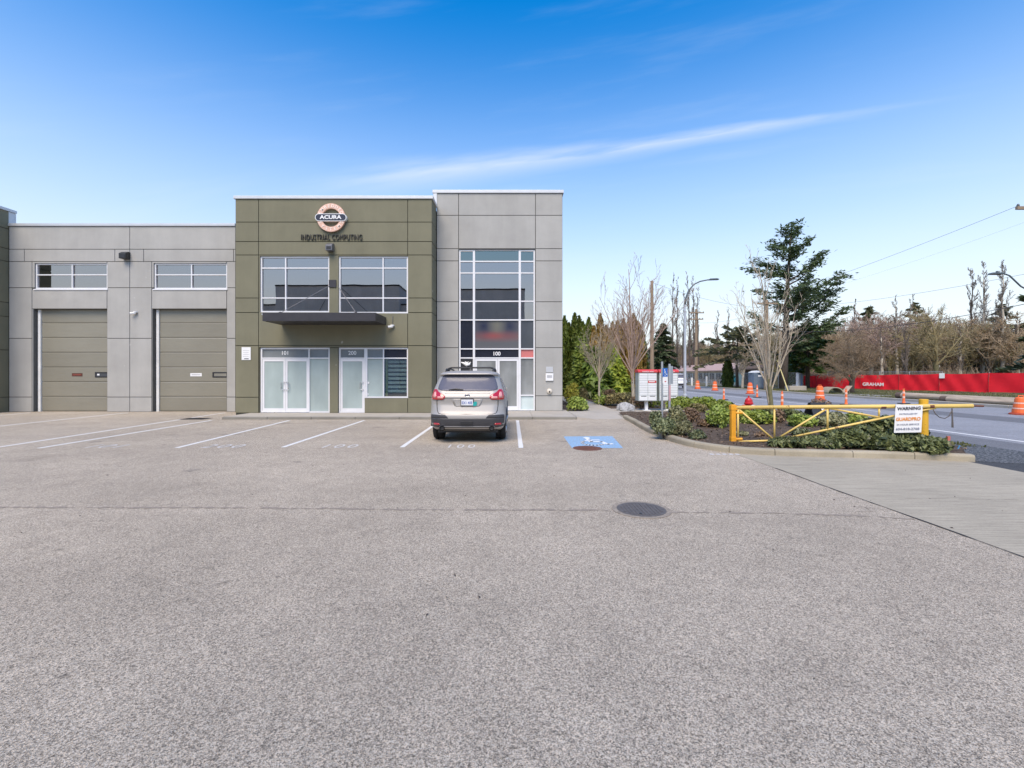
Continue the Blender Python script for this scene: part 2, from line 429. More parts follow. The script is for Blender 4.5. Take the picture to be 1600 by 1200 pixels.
for txt, px0, px1 in [('101', 146, 192), ('200', 322, 381), ('100', 508, 559), ('100', 701, 743)]:
    p = G((px0 + px1) / 2, 697.2)
    lettering('stall_number', txt, 0.46, (p.x, p.y, 0.004), M_STENCIL, lot, w=(px1 - px0) * p.y / FPX * 0.97, bold=-0.004, depth=0.002, flat=True, spacing=1.35)
p = G(1131, 710); 
mb = MB()
for k in range(5): 
    x = p.x - 0.3 + 0.13 * k; mb.add([(x, p.y - .05, .0045), (x + .09, p.y - .06, .0045), (x + .10, p.y + .06, .0045), (x + .03, p.y + .07 - .02*(k % 2), .0045)], [(0, 1, 2, 3)])
mb.build('paint_scuff', M_STENCIL, lot)

# blue accessible stall marking
bm_ = MB(); bm_.add([(1.33, 10.12, .004), (2.47, 10.10, .004), (2.66, 12.08, .004), (1.36, 12.0, .004)], [(0, 1, 2, 3)])
blue = bm_.build('accessible_marking', M_BLUE, lot)
def isa(mb, put, n=18):
    """wheelchair symbol in a unit square, put(u,v) -> 3D"""
    def stroke(pts, w):
        for (a, b), (c, d) in zip(pts[:-1], pts[1:]):
            L = math.hypot(c-a, d-b); ux, uy = (c-a)/L, (d-b)/L; sx, sy = -uy*w/2, ux*w/2; e = w*0.3
            a2, b2, c2, d2 = a-ux*e, b-uy*e, c+ux*e, d+uy*e
            mb.add([put(a2-sx, b2-sy), put(c2-sx, d2-sy), put(c2+sx, d2+sy), put(a2+sx, b2+sy)], [(0, 1, 2, 3)])
    mb.add([put(0.36 + .085*math.cos(2*math.pi*k/n), 0.90 + .085*math.sin(2*math.pi*k/n)) for k in range(n)], [tuple(range(n))])
    stroke([(0.37, 0.78), (0.42, 0.42)], 0.11)
    stroke([(0.40, 0.62), (0.64, 0.62)], 0.08)
    stroke([(0.42, 0.42), (0.68, 0.42), (0.80, 0.14), (0.90, 0.19)], 0.09)
    arc = [(0.46 + .27*math.cos(R(a)), 0.30 + .27*math.sin(R(a))) for a in range(120, 342, 18)]
    stroke(arc, 0.075)
mb = MB(); isa(mb, lambda u, v: (1.45 + u * 0.98 + 0.13*v, 10.45 + v * 1.42, 0.0082))
mb.build('wheelchair_symbol', M_BLUEW, blue)
# faint overspray round the blue patch is bare asphalt; crack and seam of the lot
def wander(name, pts, w, m, par, seed, z=0.0042, jit=0.012, step=0.18):
    rg = random.Random(seed); P = [Vector((*p, 0)) for p in pts]; out = []
    for a, b in zip(P[:-1], P[1:]):
        n = max(2, int((b - a).length / step))
        for k in range(n):
            out.append(a.lerp(b, k / n))
    out.append(P[-1]); mb = MB(); vs = []
    o = 0
    for i, p in enumerate(out):
        d = (out[min(i+1, len(out)-1)] - out[max(i-1, 0)]).normalized(); s = Vector((d.y, -d.x, 0))
        o = o * 0.7 + rg.uniform(-1, 1) * jit; ww = w * max(0.0, rg.uniform(-0.25 if m is M_SEAM else 0.35, 1.5)) / 2
        vs += [(*(p + s * (o - ww)).xy, z), (*(p + s * (o + ww)).xy, z)]
    mb.add(vs, [(2*i, 2*i+1, 2*i+3, 2*i+2) for i in range(len(out)-1)])
    return mb.build(name, m, par)
wander('joint_crack', [(4.60, 7.95), (4.585, 6.4), (4.60, 5.0), (4.58, 3.9), (4.59, -2)], 0.018, M_CRACK, lot, 3, 0.0066, 0.005)
wander('surface_seam', [(-12, 5.62), (-4, 5.60), (-1, 5.52), (1.0, 5.48), (1.15, 5.45)], 0.06, M_SEAM, lot, 4, 0.003, 0.012, 0.05)
wander('surface_seam', [(1.85, 5.42), (3.2, 5.36), (4.1, 5.25), (4.55, 5.15)], 0.05, M_SEAM, lot, 5, 0.003, 0.012, 0.05)
wander('hairline_crack', [(4.55, 5.5), (4.35, 5.62), (4.3, 5.45), (4.1, 5.42)], 0.010, M_SEAM, lot, 6, 0.003, 0.012, 0.05)
wander('hairline_crack', [(1.75, 5.75), (1.95, 5.62), (1.98, 5.5)], 0.010, M_SEAM, lot, 7, 0.003, 0.012, 0.05)
wander('hairline_crack', [(4.5, 7.2), (4.4, 7.0), (4.42, 6.85)], 0.010, M_SEAM, lot, 8, 0.003, 0.012, 0.05)
wander('hairline_crack', [(5.2, 6.0), (6.4, 5.95), (7.6, 5.8), (8.4, 5.7)], 0.010, M_SEAM, apron, 9, 0.0062, 0.01, 0.08)

# ------------------------------------------------------------------ pavement slabs and kerbs
walk = bpy.data.objects.new('pavement', None); COL.objects.link(walk); walk.location = (0, YK, 0); tag(walk, kind='structure')
xe = -10.55
joints = [xe, -8.9, -7.3, -5.7, -4.1, -2.5, -0.9, 0.75, 2.35]
for a, b in zip(joints[:-1], joints[1:]):
    MB().box(a + .004, b - .004, YK + 0.155, 20.0 if a > -3.2 else YG + 0.1, -0.05, ZS).build('slab', M_WALK, walk, bevel=0.006)
    MB().box(a + .004, b - .004, YK, YK + 0.15, -0.05, ZS + 0.004).build('kerb_stone', M_KERBG, walk, bevel=0.02)
# dropped kerb: ramp down to the lot
MB().add([(2.36, YK, 0.09), (3.0, YK, 0.012), (4.15, YK, 0.012), (4.15, YK + 1.6, ZS), (2.36, YK + 1.6, ZS), (2.36, YK, -.05), (3.0, YK, -.05), (4.15, YK, -.05), (4.15, YK + 1.6, -.05), (2.36, YK + 1.6, -.05)],
    [(0, 1, 4), (1, 2, 3, 4), (0, 5, 6, 1), (1, 6, 7, 2), (2, 7, 8, 3), (3, 8, 9, 4), (4, 9, 5, 0)]).build('ramp', M_WALK, walk)
MB().box(2.36, 4.15, YK + 1.606, 19.2, -0.05, ZS).build('slab', M_WALK, walk, bevel=0.006)
for k in range(9):
    y = 19.206 + 1.7 * k; MB().box(3.05, 4.5, y, y + 1.69, -0.05, ZS - 0.002).build('slab', M_WALK, walk, bevel=0.006)
for k in range(3):
    x = 4.51 + 1.3 * k; MB().box(x, x + 1.29, 18.25, 20.6, -0.05, ZS - 0.001).build('slab', M_WALK, walk, bevel=0.006)
MB().box(4.156, 4.505, 17.2, 19.2, -0.05, ZS - 0.003).build('slab', M_WALK, walk, bevel=0.006)

def sweep_kerb(name, pts, prof, m, par, gap=0.006, bevel=0.0):
    """one kerb stone along pts; prof is (offset to the left of travel, height)"""
    P = [Vector((*p, 0)) for p in pts]; n = len(prof); vs = []; fs = []
    for i, p in enumerate(P):
        d = (P[min(i+1, len(P)-1)] - P[max(i-1, 0)]).normalized(); s = Vector((-d.y, d.x, 0))
        if i == 0: p = p + d * gap
        if i == len(P) - 1: p = p - d * gap
        vs += [(*(p + s * o).xy, z) for o, z in prof]
    for i in range(len(P) - 1):
        for k in range(n): a, b = i*n+k, i*n+(k+1) % n; fs.append((a, b, b+n, a+n))
    fs += [tuple(range(n-1, -1, -1)), tuple(range((len(P)-1)*n, len(P)*n))]
    return MB().add(vs, fs).build(name, m, par, bevel=bevel)
KP = [(4.12, 16.9), (4.05, 15.6), (3.95, 14.4), (3.86, 13.2), (3.83, 12.3), (3.85, 11.5), (3.93, 10.75), (4.08, 10.2), (4.36, 9.72), (4.76, 9.36), (5.3, 9.17), (6.1, 9.03), (6.9, 8.92), (7.6, 8.80), (8.2, 8.66), (8.66, 8.5)]
# smooth the kerb line
def smooth_path(P, n=4):
    out = []
    for i in range(len(P) - 1):
        p0, p1, p2, p3 = [Vector(P[min(max(i + k, 0), len(P) - 1)]) for k in (-1, 0, 1, 2)]
        for k in range(n):
            t = k / n
            out.append(0.5 * ((2*p1) + (p2-p0)*t + (2*p0-5*p1+4*p2-p3)*t*t + (3*p1-p0-3*p2+p3)*t**3))
    out.append(Vector(P[-1])); return [tuple(p) for p in out]
KS = smooth_path(KP)
kerb = bpy.data.objects.new('island_kerb', None); COL.objects.link(kerb); kerb.location = (5, 9.2, 0); tag(kerb, kind='structure')
kprof = [(0.0, -0.05), (0.0, 0.09), (0.012, 0.118), (0.04, 0.13), (0.15, 0.132), (0.165, 0.12), (0.17, -0.05)]
cuts = [0, 9, 15, 21, 28, 34, 40, 47, 53, 60]
for a, b in zip(cuts[:-1], cuts[1:]): sweep_kerb('kerb_stone', KS[a:b+1], kprof, M_KERB, kerb)
# far kerbs of the road
fk = bpy.data.objects.new('road_kerb', None); COL.objects.link(fk); fk.location = (24.1, 40, 0); tag(fk, kind='structure')
for k in range(46):
    y = 4 + 3.0 * k; MB().box(24.0, 24.28, y + .01, y + 2.99, -0.05, 0.14).build('kerb_stone', M_WALK, fk, bevel=0.02)
nk = bpy.data.objects.new('near_road_kerb', None); COL.objects.link(nk); nk.location = (10.8, 30, 0); tag(nk, kind='structure')
for k in range(16):
    y = 13.4 + 3.0 * k; MB().box(10.66, 10.84, y + .01, y + 2.99, -0.05, 0.12).build('kerb_stone', M_WALK, nk, bevel=0.02)

# soil of the island: lumpy sheet inside the kerb
inner = [(p[0], p[1]) for p in KS]
rgs = random.Random(11)
poly = [(x, y) for x, y in inner] + [(9.3, 9.3), (10.6, 11.5), (10.6, 18.2), (4.2, 18.2)]
def inside(x, y, P):
    c = False; j = len(P) - 1
    for i in range(len(P)):
        if (P[i][1] > y) != (P[j][1] > y) and x < (P[j][0]-P[i][0])*(y-P[i][1])/(P[j][1]-P[i][1]) + P[i][0]: c = not c
        j = i
    return c
def kdist(x, y): return min(math.hypot(x - a, y - b) for a, b in inner)
mb = MB(); st = 0.16; gx0, gy0 = 3.7, 8.4; nxg, nyg = int(7.0 / st), int(9.9 / st); idx = {}
for j in range(nyg + 1):
    for i in range(nxg + 1):
        x, y = gx0 + i*st, gy0 + j*st
        if not inside(x, y, poly): continue
        d = min(kdist(x, y), 1.2); z = 0.085 + 0.07 * (d/1.2) + 0.018 * rgs.uniform(-1, 1) - 0.12 * max(0, x - 9.0) / 1.6 
        if d < 0.07: continue
        idx[i, j] = len(mb.v); mb.v.append((x, y, z))
for (i, j) in list(idx):
    q = [(i, j), (i+1, j), (i+1, j+1), (i, j+1)]
    if all(k in idx for k in q): mb.f.append(tuple(idx[k] for k in q))
    else:
        for tri in ([0, 1, 2], [0, 2, 3], [0, 1, 3], [1, 2, 3]):
            if all(q[t] in idx for t in tri): mb.f.append(tuple(idx[q[t]] for t in tri)); break
# skirt under the kerb so no gap shows
tag(mb.build('island_soil', M_SOIL, origin=(6, 12, 0), smooth=True), kind='structure')
off_in = []
for i, (x, y) in enumerate(KS):
    a, b = Vector(KS[max(i-1, 0)]), Vector(KS[min(i+1, len(KS)-1)]); d = (b - a).normalized(); off_in.append((x - d.y*0.12, y + d.x*0.12))
sheet('island_bed', off_in + [(9.3, 9.4), (10.62, 11.6), (10.62, 18.22), (4.3, 18.22)], 0.075, M_SOIL)

# stains and small debris of the lot
M_OIL = mat('oil_stained_asphalt', (0.275, 0.235, 0.185), 0.85, var=0.35, scale=14)
rgo = random.Random(15)
for px, py, r in [(440, 662, .22), (360, 679, .16), (590, 668, .14), (270, 680, .10), (700, 690, .16), (860, 672, .12), (300, 735, .10), (465, 722, .07), (935, 730, .06), (1190, 716, .07), (150, 690, .12), (880, 690, .08)]:
    c = G(px, py); n = 22; ph = [rgo.uniform(0, 6.28) for _ in range(3)]
    pts = []
    for k in range(n):
        a = 2*math.pi*k/n; q = r*(1 + .28*math.sin(2*a + ph[0]) + .18*math.sin(5*a + ph[1]) + .10*math.sin(9*a + ph[2])); pts.append((c.x + q*math.cos(a)*1.3, c.y + q*math.sin(a), 0.0026))
    MB().add(pts, [tuple(range(n))]).build('oil_stain', M_OIL, lot)
mb = MB()
for k in range(170):
    x, y = rgo.uniform(-9, 8), 2.2 + 14*rgo.random()**1.3; s_ = rgo.uniform(.006, .02); a = rgo.uniform(0, 6.28); c_, d_ = math.cos(a)*s_, math.sin(a)*s_
    if y > 9 and x > 3.7: continue
    mb.add([(x - c_, y - d_, .0055), (x + d_*.4, y - c_*.4, .0055 + s_*.5), (x + c_, y + d_, .0055), (x - d_*.4, y + c_*.4, .0055 + s_*.3)], [(0, 1, 2, 3), (3, 2, 1, 0)][:1])
tag(mb.build('lot_debris', mat('dry_debris', (0.07, 0.05, 0.04), 0.9)), 'tiny dark leaf bits and grit scattered over the lot', 'debris', kind='stuff')
# ------------------------------------------------------------------ building materials
def stucco(name, col, var=0.10, streak=0.055):
    N = NT(name)
    f = N.rng(N.noise(0.7, 6, 0.6), 0.3, 0.7, 1 - var, 1 + var)
    f = N.math('MULTIPLY', f, N.rng(N.noise(1.0, 5, 0.65, N.scaled((2.3, 2.3, 0.22))), 0.3, 0.7, 1 - streak, 1 + streak * 0.6))
    f = N.math('MULTIPLY', f, N.rng(N.noise(80, 3), 0.3, 0.7, 0.95, 1.05))
    oi = N.n('ShaderNodeObjectInfo'); f = N.math('MULTIPLY', f, N.rng(oi.outputs['Random'], 0, 1, 0.975, 1.025))
    specks = N.rng(N.noise(4.3, 1, 0.3), 0.79, 0.81, 0.0, 0.35)
    c = N.mix(specks, N.gain(col, f), (0.6, 0.6, 0.56))
    return N.done(N.bsdf(c, 0.8, 0, 0.3, 0, N.bump(N.noise(150, 3), 0.12, 0.004)))
M_OLIVE = stucco('olive_painted_concrete', (0.188, 0.179, 0.120))
M_GREY = stucco('grey_painted_concrete', (0.385, 0.376, 0.35))
M_JOLIVE = mat('olive_reveal', (0.065, 0.064, 0.045), 0.9)
M_JGREY = mat('grey_reveal', (0.10, 0.10, 0.095), 0.9)
M_COPING = mat('coping_metal', (0.55, 0.56, 0.57), 0.45, 0.3, var=0.05)
M_FRAME = mat('white_aluminium', (0.72, 0.72, 0.73), 0.4, 0.0, var=0.04)
M_GLASS = glass_mat('window_glass', (0.36, 0.38, 0.42), 0.42, (0.80, 0.73, 0.69))
M_GLASSG = glass_mat('green_spandrel_glass', (0.25, 0.30, 0.27), 0.36, (0.60, 0.66, 0.60))
def frosted(name, col, rough=0.22, spec=0.6, var=0.12):
    N = NT(name)
    f = N.rng(N.noise(0.9, 3, 0.5, N.scaled((1.6, 1, 0.8))), 0.3, 0.7, 1 - var, 1 + var)
    return N.done(N.bsdf(N.gain(col, f), rough, 0, spec))
M_FROST = frosted('frosted_glass', (0.37, 0.44, 0.425))
M_FROSTD = frosted('smoky_frosted_glass', (0.24, 0.25, 0.245), 0.2, 0.7, 0.28)
M_FROSTP = frosted('pale_frosted_glass', (0.52, 0.60, 0.59))
M_TRANS = frosted('transom_glass', (0.20, 0.22, 0.225), 0.12, 0.8)
M_DARKP = frosted('dark_spandrel', (0.018, 0.020, 0.030), 0.15, 0.6)
M_SLATE = frosted('slate_spandrel', (0.055, 0.062, 0.075), 0.15, 0.6)
M_PINK = frosted('pink_decal', (0.58, 0.18, 0.17), 0.4, 0.4)
M_WHITE = mat('white_paint', (0.78, 0.78, 0.77), 0.5, var=0.05)
M_BLACK = mat('black_paint', (0.02, 0.02, 0.022), 0.5)
M_STEEL = mat('dark_canopy_steel', (0.042, 0.040, 0.045), 0.5, 0.2)
M_LAMP = mat('grey_lamp_housing', (0.16, 0.16, 0.17), 0.4, 0.4)
M_LAMPD = mat('black_lamp_housing', (0.03, 0.03, 0.03), 0.4, 0.2)
M_METAL = mat('brushed_metal', (0.55, 0.56, 0.57), 0.3, 0.9)
M_INT = mat('interior_paint', (0.20, 0.20, 0.19), 0.8)
M_DOORTAN = None
def garage_mat():
    N = NT('tan_sectional_door')
    f = N.rng(N.noise(0.8, 4), 0.3, 0.7, 0.95, 1.05)
    oi = N.n('ShaderNodeObjectInfo'); f = N.math('MULTIPLY', f, N.rng(oi.outputs['Random'], 0, 1, 0.93, 1.07))
    return N.done(N.bsdf(N.gain((0.240, 0.226, 0.178), f), 0.32, 0.0, 0.55, 0, N.bump(N.noise(2.2, 2, 0.5, N.scaled((1, 1, 3))), 0.22, 0.03)))
M_GDOOR = garage_mat()

def panels(par, y, rects, holes, m, gap=0.028, dep=0.03):
    for (a, b, c, d) in rects:
        g = gap / 2; a, b, c, d = a + g, b - g, c + g, d - g
        hh = [h for h in holes if h[0] < b and h[1] > a and h[2] < d and h[3] > c]
        MB().solid(a, b, c, d, hh, y, y + dep + 0.01).build('wall_panel', m, par)
def backing(par, y, x0, x1, z0, z1, holes, m, thick=0.26, dep=0.03):
    return MB().solid(x0, x1, z0, z1, holes, y + dep, y + thick).build('wall', m, par)
def gridrects(xs, zs): return [(a, b, c, d) for a, b in zip(xs[:-1], xs[1:]) for c, d in zip(zs[:-1], zs[1:])]
def window(par, x0, x1, z0, z1, y, vs, hs, glass, fw=0.062, dep=0.11, skip=(), name='window', hmid=0.045):
    """frame of verticals vs and horizontals hs; glass(i,j) gives the pane material (row j from the bottom)"""
    vx = [x0] + list(vs) + [x1]; hz = [z0] + list(hs) + [z1]; cells = []
    for i in range(len(vx) - 1):
        for j in range(len(hz) - 1):
            a = vx[i] + (fw if i == 0 else hmid/2); b = vx[i+1] - (fw if i == len(vx)-2 else hmid/2)
            c = hz[j] + (fw if j == 0 else hmid/2); d = hz[j+1] - (fw if j == len(hz)-2 else hmid/2)
            cells.append((i, j, a, b, c, d))
    fr = MB().solid(x0, x1, z0, z1, [q[2:] for q in cells], y, y + dep).build(name, M_FRAME, par)
    for i, j, a, b, c, d in cells:
        g = glass(i, j) if callable(glass) else glass
        if g is None: continue
        e = 0.006; MB().box(a - e, b + e, y + dep*0.5, y + dep*0.5 + 0.012, c - e, d + e).build('pane', g, fr)
    return fr
def door(par, x0, x1, z0, z1, y, glass, hand=1, fw=0.10, dep=0.05):
    lf = MB().solid(x0, x1, z0, z1, [(x0 + fw*.8, x1 - fw*.8, z0 + fw*1.6, z1 - fw)], y, y + dep).build('door', M_FRAME, par)
    MB().box(x0 + fw*.8 - .005, x1 - fw*.8 + .005, y + .02, y + .03, z0 + fw*1.6 - .005, z1 - fw + .005).build('pane', glass, lf)
    xh = x1 - fw*.4 if hand > 0 else x0 + fw*.4; xi = xh - hand * 0.10
    MB().tube([(xh, y + .01, z0 + .92), (xh, y - .06, z0 + .92), (xi, y - .06, z0 + .92), (xi, y - .06, z0 + 1.22), (xh, y - .06, z0 + 1.22), (xh, y + .01, z0 + 1.22)], 0.016, 8).build('handle', M_METAL, lf)
    return lf

# ================================================================== olive block
xg = lambda p: X(p, YG); zg = lambda p: Z(p, YG)
GL, GR, GT = xg(367.5), xg(675), zg(311)
green = thing('office_block', ((GL + GR)/2, YG, 0), 'olive concrete two storey office block with round sign and steel canopy', 'building')
w1 = (xg(406), xg(514.5), zg(488), zg(400)); w2 = (xg(528.8), xg(637.5), zg(489.5), zg(400))
s1 = (xg(405.8), xg(514.7), ZS, zg(543)); s2d = (xg(528.6), xg(569.5), ZS, zg(543)); s2w = (xg(569.5), xg(637.6), zg(622), zg(543))
holes = [w1, w2, s1, s2d, s2w]
hz = [ZS, zg(620.7), zg(540), zg(488.3), zg(465.6), zg(398.4), zg(377.4), zg(347), GT]
v1, v2 = xg(404), xg(637)
rects = gridrects([GL, v1], hz) + gridrects([v2, GR], hz) + gridrects([v1, v2], [zg(540), zg(398.4), zg(377.4), zg(347), GT]) + [(v1, v2, zg(543), zg(540)), (s1[1], s2d[0], ZS, zg(543)), (s2d[1], v2, ZS, s2w[2])]
panels(green, YG, rects, holes, M_OLIVE)
backing(green, YG, GL + .01, GR - .03, 0, GT - 0.02, holes, M_JOLIVE)
# side return towards the tower and the left return to the wing
for sx, y1, sgn in ((GR, YT + 0.02, 1), (GL, YW + 0.02, -1)):
    for c, d in zip(hz[:-1], hz[1:]):
        a, b = (sx - 0.035, sx) if sgn > 0 else (sx, sx + 0.035)
        MB().box(a, b, YG + 0.042, y1, c + .014, d - .014).build('wall_panel', M_OLIVE, green)
    a, b = (sx - 0.2, sx - 0.03) if sgn > 0 else (sx + 0.03, sx + 0.2)
    MB().box(a, b, YG + 0.05, YG + 14, 0, GT - 0.02).build('wall', M_JOLIVE, green)
cop = MB().box(GL - .05, GR + .05, YG - .05, YG + .28, GT, GT + 0.12).box(GR - .25, GR + .05, YG + .281, YT - 0.01, GT, GT + 0.12).box(GL - .05, GL + .25, YG + .281, YG + 14, GT, GT + 0.12)
cop.build('coping', M_COPING, green, bevel=0.01)
MB().box(GL + .25, GR - .25, YG + .3, YG + 14, GT - .6, GT - .4).build('roof', M_COPING, green)
window(green, *w1, YG + .05, [xg(445.3)], [zg(465.3), zg(418.4)], M_GLASS)
window(green, *w2, YG + .05, [xg(598)], [zg(465.3), zg(418.4)], M_GLASS)
# ground floor shopfronts
f1 = window(green, *s1, YG + .06, [xg(481.7)], [zg(559.5)], lambda i, j: None if (i == 0 and j == 0) else (M_FROST if j == 0 else M_TRANS))
x0, xm, x1 = s1[0] + .062, xg(444.6), xg(481.7) - .022
door(green, x0 + .005, xm - .004, ZS + .02, zg(559.5) - .03, YG + .075, M_FROST, 1); door(green, xm + .004, x1 - .005, ZS + .02, zg(559.5) - .03, YG + .075, M_FROST, -1)
lettering('unit_number', '101', 0.16, ((x0 + x1)/2 - .03, YG + .108, zg(551.2)), M_WHITE, green, bold=0.012)
f2 = window(green, s2d[0], s2d[1] + .03, s2d[2], s2d[3], YG + .06, [], [zg(559.5)], lambda i, j: None if j == 0 else M_TRANS)
door(green, s2d[0] + .067, s2d[1] - .037, ZS + .02, zg(559.5) - .03, YG + .075, M_FROST, 1)
lettering('unit_number', '200', 0.16, ((s2d[0] + s2d[1])/2, YG + .108, zg(551.2)), M_WHITE, green, bold=0.012)
f3 = window(green, s2w[0] + .032, s2w[1], s2w[2], s2w[3], YG + .0605, [xg(598.4)], [zg(559.5)], lambda i, j: [[M_FROST, M_TRANS], [glass_mat('clear_glass', (0.75, 0.8, 0.8), 0.18), M_DARKP]][i][j])
MB().box(s1[0] + .02, xg(481.7), YG - .002, YG + .06, ZS + .001, ZS + .03).build('threshold', M_METAL, green)
# zebra blind behind the clear pane
M_BLIND = mat('blind_fabric', (0.50, 0.56, 0.52), 0.8); M_BLINDG = mat('olive_curtain', (0.30, 0.36, 0.14), 0.8)
bl = MB().box(xg(603), xg(636), YG + .20, YG + .23, zg(561), zg(559.6)).build('blind', M_WHITE, green)
for k in range(8):
    z1 = zg(563 + 6.6 * k); MB().box(xg(604.5), xg(635), YG + .20, YG + .206, z1 - 0.105, z1).build('blind_slat', M_BLIND, bl)
MB().box(xg(600.5), xg(603.5), YG + .21, YG + .26, zg(621), zg(561)).build('curtain', M_BLINDG, green)
# interiors
def room(par, x0, x1, y0, y1, z0, z1):
    MB().add([(x0,y0,z0),(x1,y0,z0),(x1,y1,z0),(x0,y1,z0),(x0,y0,z1),(x1,y0,z1),(x1,y1,z1),(x0,y1,z1)], [(0,1,2,3),(4,7,6,5),(1,5,6,2),(2,6,7,3),(3,7,4,0)]).build('interior', M_INT, par)
room(green, GL + .25, GR - .25, YG + .27, YG + 6, 4.0, GT - .7)
room(green, GL + .25, GR - .25, YG + .27, YG + 1.2, 0.05, 3.6)
MB().box(xg(417), xg(513), YG + .45, YG + .5, zg(484.5), zg(482.5)).build('interior_rail', M_WHITE, green)
MB().box(xg(600), xg(618), YG + .6, YG + 1.1, 4.0, zg(468)).build('interior_carton', mat('cardboard', (0.30, 0.14, 0.08), 0.8), green)
for k in range(2): MB().box(xg(599.5), xg(616), YG + .55, YG + 1.0, zg(467 - 6*k), zg(463.5 - 6*k)).build('interior_ream', M_WHITE, green)
# steel canopy
YC = 16.87; cx0, cx1 = X(410, YC), X(586.7, YC); ct, cb = Z(488.3, YC), Z(501.5, YC)
can = thing('steel_canopy', ((cx0 + cx1)/2, YG, ct), 'dark steel entrance canopy bolted above the two frosted shopfronts', 'canopy')
MB().box(cx0, cx1, YC, YC + .02, cb, ct).box(cx0, cx1, YC + .021, YC + .10, ct - .025, ct).box(cx0, cx1, YC + .021, YC + .10, cb, cb + .025).build('fascia_beam', M_STEEL, can, bevel=0.004)
for x in (cx0, cx1 - .02): MB().box(x, x + .02, YC + .021, YG - .005, cb + .002, ct - .001).build('side_beam', M_STEEL, can)
for k in range(1, 6):
    x = cx0 + (cx1 - cx0) * k / 6; MB().box(x - .03, x + .03, YC + .101, YG - .006, cb + .05, ct - .03).build('joist', M_STEEL, can)
MB().box(cx0 + .021, cx1 - .021, YC + .101, YG - .006, cb + .012, cb + .028).build('deck', M_STEEL, can)
MB().box(cx0 - .14, cx0 - .003, YC + .2, YC + .3, ct - .06, ct - .01).build('bracket', M_COPING, can)
for (a, b, c, d) in ((515.5, 446.5, 438, 488), (528, 446.5, 556, 488)):
    MB().tube([(xg(a), YG - .03, zg(b)), (X(c, YC + .12), YC + .12, ct)], 0.012, 6).build('tie_rod', M_LAMP, can)
    MB().lathe([(0.0, 0), (.05, 0), (.05, .03), (0.0, .05)], (X(c, YC + .12), YC + .12, ct), 8).build('rod_anchor', M_STEEL, can)
MB().box(xg(514.2), xg(525.5), YG - .035, YG - .002, zg(449), zg(437.5)).build('wall_plate', M_STEEL, can)
# round sign, lettering
SX, SZ = xg(519), zg(341.5)
sign = thing('round_sign', (SX, YG, SZ - .6), 'peach ring sign crossed by a dark bar with white capital letters', 'sign')
M_PEACH = mat('peach_acrylic', (0.70, 0.44, 0.33), 0.4, var=0.05); M_PEACHL = mat('pale_peach_letter', (0.88, 0.74, 0.64), 0.4)
M_NAVY = mat('dark_navy_acrylic', (0.03, 0.03, 0.045), 0.3); M_BROWN = mat('sign_edge', (0.22, 0.12, 0.08), 0.5)
n = 64; ro, ri = 0.565, 0.37
def ring(mb, r0, r1, y0, y1):
    vs = []
    for k in range(n):
        a = 2*math.pi*k/n
        for r, y in ((r0, y0), (r1, y0), (r1, y1), (r0, y1)): vs.append((SX + r*math.cos(a), y, SZ + r*math.sin(a)))
    fs = [(4*k+j, 4*k+(j+1) % 4, 4*((k+1) % n)+(j+1) % 4, 4*((k+1) % n)+j) for k in range(n) for j in range(4)]
    return mb.add(vs, fs)
rg_ = ring(MB(), ri, ro, YG - .13, YG - .04).build('sign_ring', M_PEACH, sign)
ring(MB(), ri + .012, ro - .012, YG - .039, YG - .001).build('ring_spacer', M_BROWN, sign)
def stadium(mb, hw, hh, y0, y1):
    pts = [(SX + (hw - hh) * (1 if math.cos(t) >= 0 else -1) + hh*math.cos(t), SZ + hh*math.sin(t)) for t in [2*math.pi*(k + .5)/40 for k in range(40)]]
    return mb.prism(pts, y0, y1, 'y')
stadium(MB(), .625, .150, YG - .150, YG - .001).build('sign_bar_rim', M_WHITE, sign)
stadium(MB(), .60, .125, YG - .158, YG - .151).build('sign_bar', M_NAVY, sign)
lettering('sign_letters', 'ACURA', 0.155, (SX, YG - .162, SZ + .003), M_WHITE, sign, w=0.87, bold=0.035, depth=0.012)
for word, a0, a1, flip in (('EMBEDDED', 157, 23, 1), ('SYSTEMS', 205, 335, -1)):
    for k, ch in enumerate(word):
        a = R(a0 + (a1 - a0) * k / (len(word) - 1)); rr = (ro + ri) / 2
        me = text_mesh(ch, 0.125, None, 0.012, 0.01)
        rot = a - math.pi/2 if flip > 0 else a + math.pi/2
        me.transform(Matrix.Rotation(-rot, 4, 'Y')); me.transform(Matrix.Translation(Vector((SX + rr*math.cos(a), YG - .134, SZ + rr*math.sin(a))) - sign.location))
        mesh_obj('ring_letter', me, M_PEACHL, sign)
let = thing('wall_lettering', (xg(519), YG, zg(375)), 'dark raised capitals on the olive wall under the ring sign', 'sign')
lettering('letters', 'INDUSTRIAL COMPUTING', 0.225, (xg(518.7), YG - .03, zg(371)), mat('dark_bronze', (0.035, 0.032, 0.024), 0.5), let, w=xg(566.5) - xg(471.5), bold=0.0, depth=0.05, spacing=1.1)

